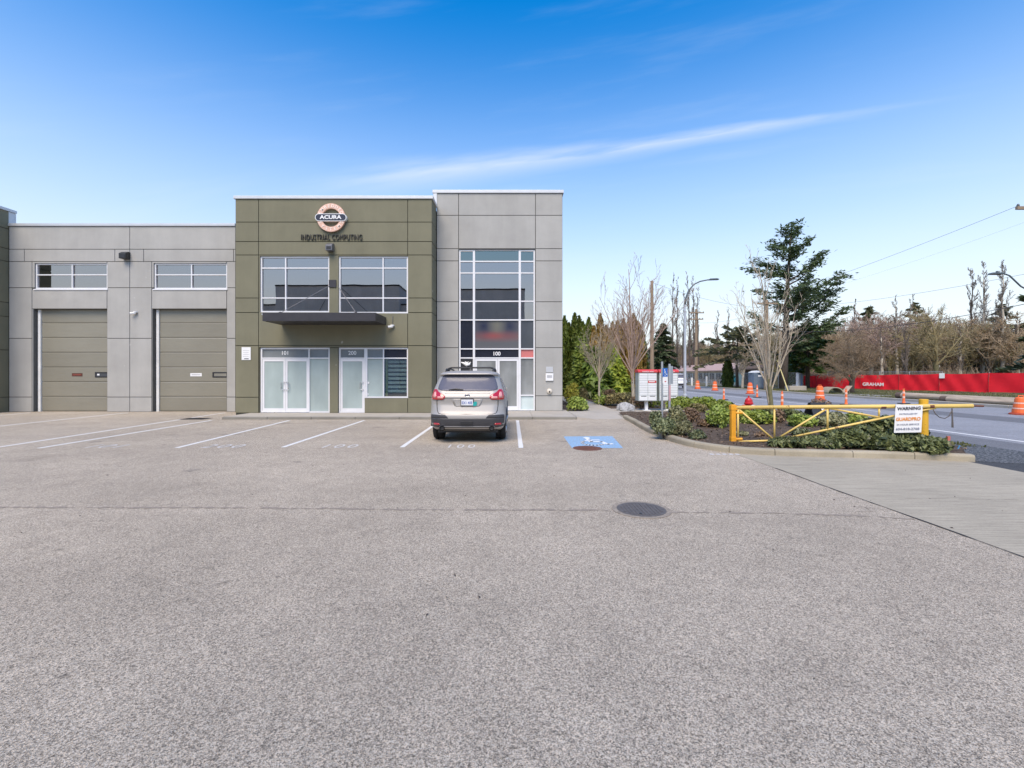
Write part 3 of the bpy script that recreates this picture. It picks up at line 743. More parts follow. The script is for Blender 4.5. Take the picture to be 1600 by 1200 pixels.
def wall_lamp(px, py, Y, m, label, w=0.26):
    x, z = X(px, Y), Z(py, Y)
    t = thing('wall_lamp', (x, Y, z), label, 'lamp', 'box lamps on the facade')
    MB().prism([(Y, z - .16), (Y, z + .16), (Y - .10, z + .16), (Y - .26, z + .06), (Y - .26, z - .16)], x - w/2, x + w/2, 'x').build('housing', m, t, bevel=0.012)
    MB().box(x - w*.35, x + w*.35, Y - .268, Y - .261, z - .12, z + .0).build('lens', M_BLACK, t)
wall_lamp(517.5, 387.5, YG, M_LAMP, 'grey box lamp fixed between the round sign and the upper windows')
wall_lamp(198.5, 400, YW, M_LAMPD, 'black box lamp high on the grey wall between the two garage doors', 0.30)
def camera_dome(px, py, Y, label, cable=False):
    x, z = X(px, Y), Z(py, Y)
    t = thing('security_camera', (x, Y, z), label, 'camera')
    MB().lathe([(.0, 0), (.075, 0), (.075, .05), (.0, .05)], (x, Y - .06, z + .02), 12).build('mount', M_WHITE, t)
    MB().box(x + .02, x + .07, Y - .055, Y + .0, z + .02, z + .07).build('wall_bracket', M_WHITE, t)
    MB().tube([(x - .16, Y - .14, z - .02), (x + .03, Y - .06, z)], 0.05, 10).build('body', M_WHITE, t, bevel=0.01)
    MB().tube([(x - .175, Y - .148, z - .022), (x - .162, Y - .141, z - .02)], 0.038, 10).build('lens', M_BLACK, t)
    if cable: MB().tube([(x, Y - .02, z + .07), (x + .01, Y - .02, z + .42)], 0.012, 5).build('conduit', M_LAMP, t)
camera_dome(213, 489.5, YW, 'small white bullet camera beside the left garage door')
camera_dome(613.5, 510.5, YG, 'small white camera on the olive wall right of the canopy', True)
t = thing('wall_notice', (xg(385), YG, zg(563)), 'white notice board on the olive wall left of the frosted double door', 'sign')
MB().box(xg(378), xg(392), YG - .02, YG - .001, zg(562.5), zg(542.5)).build('board', M_WHITE, t)
M_INK = mat('grey_print', (0.45, 0.45, 0.46), 0.7)
for k in range(4): MB().box(xg(380), xg(390 - (k % 2)), YG - .0225, YG - .0202, zg(548.2 + 3*k), zg(547.6 + 3*k)).build('print_line', M_INK, t)
MB().box(xg(382), xg(389), YG - .023, YG - .0202, zg(561.2), zg(560)).build('print_line', M_BLACK, t)
t = thing('door_sticker', (xg(573), YG, zg(600)), 'small white notices stuck on the frosted pane beside door 200', 'sticker')
MB().box(xg(570.7), xg(575.7), YG + .10, YG + .1085, zg(600), zg(596.5)).build('notice', M_WHITE, t); MB().box(xg(571), xg(574.5), YG + .10, YG + .1085, zg(618), zg(614.5)).build('notice', M_WHITE, t)

# ================================================================== grey tower
xt = lambda p: X(p, YT); zt = lambda p: Z(p, YT)
TL, TR, TT = xt(676.5), xt(879), zt(302)
tower = thing('entrance_tower', ((TL + TR)/2, YT, 0), 'tall grey concrete entrance tower with a full height window wall', 'building')
tw = (xt(717), xt(836), ZS, zt(389.8)); holes = [tw]
hz = [ZS, zt(618.4), zt(543.2), zt(500.5), zt(471.5), zt(407.6), zt(388.5), zt(336.4), TT]
ta, tb = xt(716.5), xt(836.7)
panels(tower, YT, gridrects([GR + .02, ta], hz) + gridrects([tb, TR], hz) + gridrects([ta, tb], hz[-3:]), holes, M_GREY)
backing(tower, YT, GR + .03, TR - .03, 0, TT - .02, holes, M_JGREY)
for c, d in zip(hz[:-1], hz[1:]):
    for k in range(4):
        y = YT + .042 + 3.4*k; MB().box(TR - .035, TR, y, y + 3.37, c + .014, d - .014).build('wall_panel', M_GREY, tower)
MB().box(TR - .2, TR - .03, YT + .05, YT + 13.6, 0, TT - .02).build('wall', M_JGREY, tower)
MB().box(TL - .02, TR + .05, YT - .05, YT + .28, TT, TT + .13).box(TR - .25, TR + .05, YT + .281, YT + 13.7, TT, TT + .13).build('coping', M_COPING, tower, bevel=0.01)
MB().box(TL + .02, TL + .17, YT - .03, YT + .25, GT + .13, TT).build('corner_flashing', M_COPING, tower)
MB().box(TL + .1, TR - .25, YT + .3, YT + 13.6, TT - .6, TT - .4).build('roof', M_COPING, tower)
def logo_pane():
    N = NT('blurred_window_print'); sx = N.n('ShaderNodeSeparateXYZ'); N.put(sx.inputs[0], N.tc.outputs['Generated'])
    def blob(cx, cz, rx, rz):
        dx = N.math('DIVIDE', N.math('SUBTRACT', sx.outputs[0], cx), rx); dz = N.math('DIVIDE', N.math('SUBTRACT', sx.outputs[2], cz), rz)
        d = N.math('SQRT', N.math('ADD', N.math('MULTIPLY', dx, dx), N.math('MULTIPLY', dz, dz))); return N.rng(d, 0.0, 1.2, 1.0, 0.0)
    c = N.mix(blob(.20, .80, .27, .42), (0.11, 0.112, 0.118), (0.022, 0.026, 0.055)); c = N.mix(blob(.80, .80, .27, .42), c, (0.022, 0.026, 0.055))
    c = N.mix(N.math('MULTIPLY', blob(.5, .85, .2, .5), .8), c, (0.17, 0.165, 0.125)); c = N.mix(N.math('MULTIPLY', blob(.5, .44, .85, .20), 0.6), c, (0.26, 0.06, 0.058)); c = N.mix(N.math('MULTIPLY', blob(.42, .46, .22, .13), 0.5), c, (0.32, 0.06, 0.06))
    return N.done(N.bsdf(c, 0.2, 0, 0.6))
M_LOGO = logo_pane()
cols = [xt(740.1), xt(812.4)]; rows = [zt(617.8), zt(559.2), zt(545), zt(499.6), zt(470.3), zt(426), zt(407.8)]
def tglass(i, j):
    if i == 1 and j in (0, 1): return None
    if i == 0 and j in (0, 1): return M_FROSTD
    if j == 0: return M_FROSTP
    if j == 1: return M_FROSTD
    if j == 2: return [M_DARKP, M_DARKP, M_PINK][i]
    if j == 3: return [M_DARKP, M_LOGO, M_SLATE][i]
    return M_GLASSG if j == 7 else M_GLASS
# the middle bay has no bar at the lowest row: its cells are the doors
fr = window(tower, tw[0], cols[0] + .0225, tw[2], tw[3], YT + .06, [], rows[1:], lambda i, j: tglass(0, j + 1), hmid=.05)
fr = window(tower, cols[0] + .0227, cols[1] - .0227, tw[2], tw[3], YT + .0605, [], rows[1:], lambda i, j: tglass(1, j + 1), fw=.03, hmid=.05)
fr = window(tower, cols[1] - .0225, tw[1], tw[2], tw[3], YT + .06, [], rows, lambda i, j: tglass(2, j), hmid=.05)
a, m_, b = cols[0] + .056, xt(777.5), cols[1] - .056
door(tower, a, m_ - .004, ZS + .035, rows[1] - .03, YT + .075, M_FROSTD, 1); door(tower, m_ + .004, b, ZS + .035, rows[1] - .03, YT + .075, M_FROSTD, -1)
lettering('unit_number', '100', 0.17, (xt(776.5), YT + .108, zt(552.3)), M_WHITE, tower, bold=0.02)
MB().box(tw[0] + .02, tw[1] - .02, YT - .002, YT + .06, ZS + .001, ZS + .03).build('threshold', M_METAL, tower)
room(tower, GR + .25, TR - .25, YT + .27, YT + 6, 4.0, TT - .7); room(tower, GR + .25, TR - .25, YT + .27, YT + 1.2, 0.05, 3.9)
MB().box(xt(741), xt(812), YT + .35, YT + .38, zt(469), zt(467.8)).build('interior_rail', M_WHITE, tower)
MB().box(xt(777), xt(800), YT + 1.8, YT + 2.0, 4.0, zt(476)).build('interior_cabinet', mat('olive_cabinet', (0.35, 0.36, 0.26), 0.7), tower)
t = thing('window_poster', (xt(728), YT, zt(581)), 'black poster with a white swirl inside the tower glazing above the car roof', 'poster')
MB().box(xt(719.5), xt(738.2), YT + .10, YT + .11, zt(580.5), zt(561.5)).build('sheet', M_BLACK, t)
mbp = MB(); mbp.tube([(xt(720), YT + .098, zt(566)), (xt(724), YT + .098, zt(567.5)), (xt(729), YT + .098, zt(570)), (xt(733), YT + .098, zt(569)), (xt(735), YT + .098, zt(565.5))], [.02, .05, .075, .05, .02], 6).tube([(xt(726), YT + .098, zt(565)), (xt(729), YT + .098, zt(567)), (xt(732), YT + .098, zt(565.5))], [.02, .04, .02], 6)
mbp.build('swirl_print', M_WHITE, t)
t = thing('entry_panel', (xt(858), YT, zt(595)), 'grey plate and white lettered box on the tower wall right of the glass doors', 'intercom')
MB().box(xt(853.2), xt(864), YT - .02, YT - .001, zt(581.5), zt(573)).build('plate', M_COPING, t)
MB().box(xt(852.5), xt(864.5), YT - .06, YT - .001, zt(595), zt(583.5)).build('box', M_WHITE, t, bevel=0.01)
MB().box(xt(854.5), xt(862.5), YT - .064, YT - .061, zt(590.3), zt(586.2)).build('label', M_INK, t)
t = thing('alarm_bell', (xt(858.5), YT, zt(614)), 'round cream alarm bell low on the tower wall beside the glass doors', 'bell')
mbb = MB(); vs = []
prof = [(0.0, -.10), (.05, -.098), (.09, -.075), (.115, -.035), (.12, -.001)]
ns = 20; cbx, cbz = xt(858.5), zt(611.5)
for r, yy in prof:
    for k in range(ns): vs.append((cbx + r*math.cos(2*math.pi*k/ns), YT + yy, cbz + r*math.sin(2*math.pi*k/ns)))
mbb.add(vs, [(i*ns+k, i*ns+(k+1) % ns, (i+1)*ns+(k+1) % ns, (i+1)*ns+k) for i in range(len(prof)-1) for k in range(ns)])
mbb.build('gong', mat('cream_enamel', (0.66, 0.60, 0.50), 0.4), t, smooth=True)
MB().box(cbx - .025, cbx + .025, YT - .115, YT - .095, cbz - .05, cbz + .03).build('striker', M_BLACK, t)

# ================================================================== grey warehouse wing
xw = lambda p: X(p, YW); zw = lambda p: Z(p, YW)
WL, WR, WT = xw(14), xw(368), zw(353.5)
wing = thing('warehouse_wing', ((WL + WR)/2, YW, 0), 'lower grey concrete wing with two tan garage doors', 'building')
ow = [(xw(54), xw(167.5), zw(451.5), zw(411)), (xw(240), xw(354.7), zw(451.5), zw(411))]
od = [(xw(52), xw(166.6), 0.0, zw(482.5)), (xw(238.3), xw(353.6), 0.0, zw(482.5))]
holes = ow + od
z0, z1, z2, z3, z4, z5 = 0.0, zw(620.4), zw(528.6), zw(449.5), zw(408.6), zw(389.4); vm = xw(202.7)
rc = [(WL, vm, z5, WT), (vm, WR, z5, WT)]
bx = [WL, xw(38), xw(179.4), vm, xw(224.4), xw(365), WR]; rc += [(a, b, z4, z5) for a, b in zip(bx[:-1], bx[1:])]
dx = [WL, xw(50), xw(167.2), vm, xw(237), xw(354.2), WR]
for k in (0, 2, 3, 5): rc += gridrects([dx[k], dx[k+1]], [z0, z1, z2, z3, z4])
for k in (1, 4): rc += [(dx[k], dx[k+1], zw(482.5), zw(452.2)), (dx[k], dx[k+1], z3, z4)] 
rc += [(dx[k], od[k // 4][0], z0, zw(482.5)) for k in (1, 4)]
# the short strips between sill and lintel panel merge into the lintel panel
panels(wing, YW, [r for r in rc if r[1] - r[0] > 0.03], holes, M_GREY)
backing(wing, YW, WL + .01, WR - .01, 0, WT - .02, holes, M_JGREY)
MB().box(WL, WR - .0, YW - .05, YW + .28, WT, WT + .12).build('coping', M_COPING, wing, bevel=0.01)
MB().box(WL, WR, YW + .3, YW + 14, WT - .6, WT - .4).build('roof', M_COPING, wing)
for k, o in enumerate(ow):
    window(wing, *o, YW + .05, [xw(111 if k == 0 else 298)], [zw(429)], M_GLASS)
    MB().box(o[0] - .03, o[1] + .03, YW - .03, YW + .045, o[2] - .05, o[2] - .004).build('window_sill', M_FRAME, wing)
room(wing, WL + .1, WR - .1, YW + .5, YW + 8, 4.6, WT - .7)
M_JAMB = mat('white_jamb', (0.74, 0.74, 0.72), 0.5)
for k, o in enumerate(od):
    yd = YW + .22
    MB().box(o[0] + .035, o[0] + .15, yd - .06, yd + .05, 0.0, o[3] - .01).build('door_jamb', M_JAMB, wing)
    g = MB().box(o[0] + .15, o[1], yd + .06, yd + .1, 0.0, o[3] + .1).build('garage_door', M_JGREY, wing)
    nsec = 7; hs_ = (o[3] + .05) / nsec
    for s in range(nsec):
        za = s * hs_ + (0.012 if s == 0 else 0); zb = (s + 1) * hs_
        MB().add([(o[0]+.152, yd + .012, za + .008), (o[1]-.002, yd + .012, za + .008), (o[1]-.002, yd, za + .05), (o[0]+.152, yd, za + .05), (o[0]+.152, yd, zb - .03), (o[1]-.002, yd, zb - .03), (o[1]-.002, yd + .014, zb - .004), (o[0]+.152, yd + .014, zb - .004),
                  (o[0]+.152, yd + .055, za + .008), (o[1]-.002, yd + .055, za + .008), (o[1]-.002, yd + .055, zb - .004), (o[0]+.152, yd + .055, zb - .004)],
            [(0,1,2,3), (3,2,5,4), (4,5,6,7), (9,8,11,10), (8,9,1,0), (7,6,10,11), (8,0,3), (8,3,4), (8,4,7), (8,7,11), (1,9,2), (2,9,5), (5,9,6), (6,9,10)]).build('door_section', M_GDOOR, g)
    wa, wb = (xw(141.5), xw(165.8)) if k == 0 else (xw(327), xw(351.5))
    za, zb = zw(589.8), zw(581.2)
    MB().solid(wa, wb, za, zb, [(wa + .07, wb - .07, za + .055, zb - .055)], yd - .02, yd + .008).build('vision_frame', M_BLACK, g, bevel=0.01)
    MB().box(wa + .06, wb - .06, yd - .008, yd - .002, za + .05, zb - .05).build('vision_pane', M_SLATE if k == 0 else frosted('hazy_pane', (0.25, 0.24, 0.20)), g)
    if k == 0: MB().box(wa + .10, wa + .2, yd - .0105, yd - .0085, za + .09, zb - .08).build('sticker', M_WHITE, g)
    pa, pb = (xw(105), xw(121.5)) if k == 0 else (xw(292), xw(310))
    pl = MB().box(pa, pb, yd - .008, yd + .004, zw(588), zw(583)).build('door_plate', mat('dark_red_plate', (0.10, 0.03, 0.02), 0.5) if k == 0 else M_WHITE, g)
    MB().box(pa + .06, pb - .06, yd - .0105, yd - .0083, zw(586.2), zw(584.8)).build('plate_print', mat('red_print', (0.25, 0.06, 0.04), 0.6) if k == 0 else M_INK, pl)

# ================================================================== second olive block, at the left edge
OX = xw(13.5); OT = 8.78
lb = thing('neighbour_block', (OX - 4, YG, 0), 'olive concrete block cut by the left edge of the frame', 'building')
hz = [0.0, zw(620.4), zw(547), zw(495), zw(473), zw(409), zw(389), zw(358), OT]
for c, d in zip(hz[:-1], hz[1:]):
    MB().box(OX - .035, OX, YG + .042, YW - .002, c + .014, d - .014).build('wall_panel', M_OLIVE, lb)
    for a, b in ((OX - 1.0, OX), (OX - 8, OX - 1.0)): MB().box(a + .014, b - .014, YG, YG + .04, c + .014, d - .014).build('wall_panel', M_OLIVE, lb)
MB().box(OX - 8, OX - .03, YG + .03, YW + .28, 0, OT - .02).box(OX - 8, OX - .05, YW + .281, YG + 14, 0, WT - .2).build('wall', M_JOLIVE, lb)
MB().box(OX - .029, OX + .001, YW - .001, YW + .3, WT + .12, OT - .01).build('corner_flashing', M_COPING, lb)
MB().box(OX - 8.05, OX + .05, YG - .05, YW + .3, OT, OT + .12).build('coping', M_COPING, lb, bevel=0.01)

# ================================================================== row of units across the lot (seen in the window reflections)
M_DKW = stucco('charcoal_concrete', (0.60, 0.59, 0.57))
opp = thing('opposite_units', (-10, -9, 0), 'dark concrete row of units across the lot, mirrored in the upper windows', 'building')
for (a, b, h) in ((-40, -23.5, 8.6), (-23.5, -11.2, 10.4), (-11.2, -6.0, 8.6), (-6.0, 1.3, 10.4)):
    MB().box(a + .01, b - .01, -22, -9 if h < 9 else -8.4, 0, h).build('wall', M_DKW, opp)
    MB().box(a - .03, b + .03, -22, (-9 if h < 9 else -8.4) + .05, h + .002, h + .14).build('coping', M_BLACK, opp)
    yy = (-9 if h < 9 else -8.4)
    for k in range(int((b - a) / 5)):
        x = a + 1.2 + 5 * k; MB().box(x, x + 3, yy + .005, yy + .04, 0, 4.2).build('garage_door', M_GDOOR, opp)
        MB().box(x, x + 3, yy + .005, yy + .05, 5.4, 6.6).build('window', M_SLATE, opp)
# ------------------------------------------------------------------ parked estate car, tail to the camera
def car_paint(name, col):
    N = NT(name)
    fl = N.rng(N.noise(900, 1), 0.3, 0.7, 0.93, 1.07)
    return N.done(N.bsdf(N.gain(col, fl), 0.5, 0.35, 0.3, 0.12))
M_CHAMP = car_paint('champagne_paint', (0.39, 0.372, 0.35)); M_WCAR = car_paint('white_car_paint', (0.75, 0.75, 0.76))
M_CLAD = mat('dark_plastic_cladding', (0.050, 0.050, 0.056), 0.5); M_TYRE = mat('tyre_rubber', (0.016, 0.016, 0.017), 0.85, bump=0.3, bscale=40)
M_CGLASS = mat('privacy_glass', (0.115, 0.115, 0.145), 0.22, spec=0.3, var=0.02); M_RED = mat('red_lens', (0.42, 0.012, 0.016), 0.12, coat=1.0, var=0.05)
M_REDL = mat('pale_lens', (0.75, 0.34, 0.31), 0.12, coat=1.0); M_CHROME = mat('chrome', (0.75, 0.75, 0.76), 0.12, 1.0)
M_PLATE = mat('plate_white', (0.68, 0.70, 0.74), 0.4); M_PBLUE = mat('plate_blue', (0.10, 0.15, 0.40), 0.5); M_TEAL = mat('teal_decal', (0.02, 0.36, 0.34), 0.4)
CW = 0.925
LV = [ # z, half width, rear y, front y, corner radius
 (0.30, 0.80, 0.16, 4.55, 0.30), (0.36, 0.86, 0.07, 4.68, 0.32), (0.46, 0.895, 0.03, 4.74, 0.34), (0.60, 0.91, 0.015, 4.77, 0.34), (0.68, 0.915, 0.02, 4.77, 0.34),
 (0.72, 0.912, 0.05, 4.76, 0.33), (0.86, 0.91, 0.095, 4.74, 0.32), (0.93, 0.905, 0.115, 4.70, 0.31), (1.05, 0.90, 0.105, 4.55, 0.30), (1.10, 0.895, 0.10, 4.30, 0.29),
 (1.16, 0.885, 0.135, 3.75, 0.28), (1.26, 0.855, 0.19, 3.45, 0.26), (1.36, 0.82, 0.27, 3.20, 0.25), (1.46, 0.785, 0.35, 2.95, 0.24), (1.56, 0.75, 0.43, 2.70, 0.23), (1.60, 0.735, 0.44, 2.58, 0.22),
 (1.635, 0.72, 0.36, 2.48, 0.20), (1.67, 0.695, 0.375, 2.36, 0.20), (1.70, 0.645, 0.45, 2.15, 0.22), (1.722, 0.55, 0.62, 1.95, 0.26), (1.735, 0.38, 0.9, 1.75, 0.28)]
def lev(z):
    z = min(max(z, LV[0][0]), LV[-1][0])
    for a, b in zip(LV[:-1], LV[1:]):
        if a[0] <= z <= b[0]:
            t = (z - a[0]) / (b[0] - a[0]); return [a[k] + (b[k]-a[k])*t for k in range(1, 5)]
def rear_y(x, z):
    w, r, f, c = lev(z); bow = 0.055 * (x / w) ** 2
    e = max(0.0, abs(x) - (w - c)) / c; e = min(e, 0.999)
    return r + bow + c * 0.85 * (1 - math.sqrt(1 - e*e))
def outline(z, n=7):
    w, r, f, c = lev(z); pts = []
    xs = [w * k / 12 for k in range(0, 10)] + [w - c + c * math.sin(R(a)) for a in (40, 55, 68, 80, 90)]
    xs = sorted(set(x for x in xs if x <= w))
    half = [(x, rear_y(x, z)) for x in xs]
    y0 = half[-1][1]
    half += [(w, y0 + (f - 0.5 - y0) * k / 6) for k in range(1, 7)]
    half += [(w - 0.5 * (1 - math.cos(R(a))) * min(1, w / .9), f - 0.5 + 0.5 * math.sin(R(a)) * 0.9) for a in (25, 50, 70)] + [(0.0, f)]
    left = [(-x, y) for x, y in half[1:-1]][::-1]
    return half + left
CARX, CARY = -1.065, 10.72
def make_car(name, loc, label, paint, rz=0.0, group=None, detail=True):
    t = thing(name, loc, label, 'car', group, rz)
    rings = [];
    for i, (a, b) in enumerate(zip(LV[:-1], LV[1:])):
        for k in range(2): rings.append(a[0] + (b[0]-a[0]) * k / 2)
    rings.append(LV[-1][0]); O = [outline(z) for z in rings]; m = min(len(o) for o in O)
    # equal point counts: resample every ring to 64 points by arc parameter of its own list
    def resample(o, n=64):
        idx = [k * len(o) / n for k in range(n)]; out = []
        for q in idx:
            i = int(q); u = q - i; a, b = o[i % len(o)], o[(i+1) % len(o)]; out.append((a[0]+(b[0]-a[0])*u, a[1]+(b[1]-a[1])*u))
        return out
    ln = {len(o) for o in O}
    if len(ln) > 1: O = [resample(o) for o in O]
    n = len(O[0]); mb = MB(); mb.v = [(x, y, z) for o, z in zip(O, rings) for x, y in o]
    mb.f = [(i*n+k, i*n+(k+1) % n, (i+1)*n+(k+1) % n, (i+1)*n+k) for i in range(len(O)-1) for k in range(n)] + [tuple(range((len(O)-1)*n, len(O)*n)), tuple(range(n-1, -1, -1))]
    mb.build('body', paint, t, local=True, smooth=True)
    def patch(name, m, edges, nx=14, off=0.006, par=None, smooth=True, thick=0.02):
        """edges: list of (z, xl, xr) rows lying on the tail of the car"""
        mbp = MB(); rows = len(edges); vs = []
        for (z, xl, xr) in edges:
            for k in range(nx + 1):
                x = xl + (xr - xl) * k / nx; vs.append((x, rear_y(x, z) - off, z))
        nb = len(vs); vs += [(x, y + off + thick, z) for x, y, z in vs]
        fs = [(j*(nx+1)+k, j*(nx+1)+k+1, (j+1)*(nx+1)+k+1, (j+1)*(nx+1)+k) for j in range(rows-1) for k in range(nx)]
        bd = [k for k in range(nx+1)] + [j*(nx+1)+nx for j in range(1, rows)] + [(rows-1)*(nx+1)+k for k in range(nx-1, -1, -1)] + [j*(nx+1) for j in range(rows-2, 0, -1)]
        fs += [(bd[i], nb + bd[i], nb + bd[(i+1) % len(bd)], bd[(i+1) % len(bd)]) for i in range(len(bd))]
        return mbp.add(vs, fs).build(name, m, par if par else t, local=True, smooth=smooth)
    def sym(rows): return [(z, -w, w) for z, w in rows]
    # tail window with black surround, wiper, spoiler
    tg = patch('tailgate_glass', M_CGLASS, sym([(1.245, .52), (1.26, .64), (1.285, .715), (1.34, .72), (1.44, .695), (1.54, .66), (1.59, .635), (1.612, .60)]), 22, 0.010)
    patch('glass_surround', M_BLACK, sym([(1.585, .63), (1.605, .62), (1.628, .59), (1.642, .52)]), 20, 0.012)
    MB().tube([(-.10, rear_y(-.1, 1.275) - .03, 1.275), (-.28, rear_y(-.28, 1.285) - .035, 1.29), (-.45, rear_y(-.45, 1.275) - .03, 1.275)], [.014, .018, .008], 6).build('wiper', M_BLACK, t, local=True)
    # lower bumper cladding
    patch('bumper', M_CLAD, [(0.31, -.77, .77), (0.40, -.86, .86), (0.50, -.88, .88), (0.575, -.885, .885), (0.60, -.885, .885)], 30, 0.014)
    for s in (-1, 1):
        rows = [(0.60, .44, .885), (0.64, .47, .885), (0.672, .50, .875), (0.685, .52, .86)]
        patch('bumper_corner', M_CLAD, [(z, min(s*a, s*b), max(s*a, s*b)) for z, a, b in rows], 14, 0.013)
        rows = [(0.435, .68, .80), (0.46, .64, .815), (0.485, .68, .80)]
        patch('reflector', M_RED, [(z, min(s*a, s*b), max(s*a, s*b)) for z, a, b in rows], 8, 0.022)
        # tail lamps: wide red cluster with pale strips
        rows = [(1.035, .60, .862), (1.05, .56, .872), (1.085, .53, .88), (1.125, .535, .88), (1.16, .575, .872), (1.19, .64, .866), (1.22, .695, .856), (1.26, .73, .838), (1.285, .755, .815)]
        tl = patch('tail_lamp', M_RED, [(z, min(s*a, s*b), max(s*a, s*b)) for z, a, b in rows], 12, 0.016)
        rows = [(1.065, .575, .715), (1.08, .567, .715), (1.10, .568, .715), (1.118, .60, .715)]
        patch('lamp_strip', M_REDL, [(z, min(s*a, s*b), max(s*a, s*b)) for z, a, b in rows], 8, 0.022, tl)
        rows = [(1.085, .755, .828), (1.14, .755, .828), (1.20, .758, .818), (1.225, .765, .80)]
        patch('lamp_strip', M_REDL, [(z, min(s*a, s*b), max(s*a, s*b)) for z, a, b in rows], 6, 0.022, tl)
        y = rear_y(.585*s, .44)
        MB().tube([(.585*s, y - .045, .372), (.585*s, y + .25, .372)], [.052, .052], 16, cap=False).tube([(.585*s, y - .045, .372), (.585*s, y + .25, .372)], [.064, .064], 16, cap=False).build('exhaust_tip', M_CHROME, t, local=True)
        MB().tube([(.585*s, y - .02, .372), (.585*s, y + .2, .372)], .051, 16).build('exhaust_bore', M_BLACK, t, local=True)
        # tailgate shut line
        pts = [(s*.735, 1.04), (s*.73, .90), (s*.715, .78), (s*.68, .715), (s*.60, .70), (0, .698)]
        MB().tube([(x, rear_y(x, z) + .002, z) for x, z in pts], .0075, 5).build('shut_line', M_BLACK, t, local=True)
        # side glass and mirrors
        mbs = MB(); vs = []
        for z, ya, yb in ((1.20, .62, 3.40), (1.30, .70, 3.18), (1.42, .80, 2.90), (1.54, .95, 2.62)):
            for k in range(9): vs.append((s * (lev(z)[0] + .005), ya + (yb - ya) * k / 8, z))
        mbs.add(vs, [(j*9+k, j*9+k+1, (j+1)*9+k+1, (j+1)*9+k) for j in range(3) for k in range(8)]).build('side_glass', M_CGLASS, t, local=True, smooth=True)
        MB().prism([(s*.85, 1.14), (s*.915, 1.15), (s*.925, 1.23), (s*.90, 1.25), (s*.84, 1.2)], 3.15, 3.30, 'y').build('mirror', paint, t, local=True, bevel=0.02)
        rail = MB().tube([(s*.60, .75, 1.69), (s*.60, .85, 1.76), (s*.60, 1.6, 1.785), (s*.60, 2.3, 1.76), (s*.60, 2.45, 1.66)], .022, 8).build('roof_rail', M_BLACK, t, local=True, smooth=True)
        MB().box(s*.60 - .045, s*.60 + .045, 1.10, 1.24, 1.70, 1.80).build('rail_foot', M_BLACK, t, local=True, bevel=0.015)
        for yc in (0.92, 3.82):
            # arch lip and wheel
            arc = [(s * (lev(.5)[0] + .004), yc + .43*math.cos(R(a)), .36 + .43*math.sin(R(a))) for a in range(-8, 190, 11)]
            MB().tube(arc, .03, 6).build('wheel_arch', M_CLAD, t, local=True, smooth=True)
            pr = [(s*.80, yc + .40*math.cos(2*math.pi*k/24), .36 + .40*math.sin(2*math.pi*k/24)) for k in range(24)]
            MB().add(pr, [tuple(range(24))]).build('arch_liner', M_BLACK, t, local=True)
            wh = MB(); prof = [(.20, .65), (.34, .655), (.362, .69), (.366, .78), (.362, .87), (.34, .905), (.20, .908)]; nn = 32; vs = []
            for r, x in prof:
                for k in range(nn): vs.append((s*x, yc + r*math.cos(2*math.pi*k/nn), .366 + r*math.sin(2*math.pi*k/nn)))
            wh.add(vs, [(i*nn+k, i*nn+(k+1) % nn, (i+1)*nn+(k+1) % nn, (i+1)*nn+k) for i in range(len(prof)-1) for k in range(nn)] + [tuple(range(nn))])
            whl = wh.build('wheel', M_TYRE, t, local=True, smooth=True)
            rim = MB()
            for k in range(5):
                a = 2*math.pi*k/5; rim.tube([(s*.900, yc, .366), (s*.902, yc + .235*math.cos(a), .366 + .235*math.sin(a))], [.05, .03], 6)
            rim.tube([(s*.900, yc + .24*math.cos(2*math.pi*k/24), .366 + .24*math.sin(2*math.pi*k/24)) for k in range(25)], .018, 5, cap=False).build('rim', M_METAL, whl, local=True, smooth=True)
    MB().tube([(-.60, 1.17, 1.79), (-.5, 1.17, 1.815), (.5, 1.17, 1.815), (.60, 1.17, 1.79)], .021, 8).build('roof_bar', M_BLACK, t, local=True, smooth=True)
    fin = MB().prism([(.95, 1.725), (1.16, 1.725), (1.05, 1.80), (.98, 1.79)], -.02, .02, 'x').build('antenna', M_BLACK, t, local=True)
    if detail:
        # plate recess, plate, emblem, hitch cover, crease lines
        patch('plate_recess', paint, [(0.875, -.26, .26), (0.89, -.30, .30), (1.04, -.37, .37), (1.055, -.36, .36)], 12, 0.004)
        pl = MB().box(-.155, .155, rear_y(0, .975) - .035, rear_y(0, .975) + .01, .885, 1.065).build('plate_frame', M_BLACK, t, local=True, bevel=0.006)
        yp = rear_y(0, .975) - .036
        MB().box(-.14, .14, yp - .006, yp, .905, 1.045).build('licence_plate', M_PLATE, pl, local=True)
        lettering('plate_number', 'EX1 40E', 0.062, (0, yp - .009, .968), M_PBLUE, pl, w=.245, bold=0.01, depth=0.004, local=True)
        MB().add([(.145, yp - .004, .885), (.225, yp + .004, .90), (.235, yp + .004, .985), (.185, yp, 1.0), (.145, yp - .002, .96)], [(0, 1, 2, 3, 4)]).build('decal', M_TEAL, t, local=True)
        ye = rear_y(0, 1.14) - .012
        MB().tube([(.06*math.cos(2*math.pi*k/24), ye, 1.138 + .031*math.sin(2*math.pi*k/24)) for k in range(25)], .0065, 6, cap=False).build('emblem_rim', M_CHROME, t, local=True, smooth=True)
        em = MB().add([(.055*math.cos(2*math.pi*k/24), ye + .006, 1.138 + .027*math.sin(2*math.pi*k/24)) for k in range(24)], [tuple(range(24))]).build('emblem', mat('emblem_blue', (0.05, 0.06, 0.10), 0.2), t, local=True)
        mbs = MB()
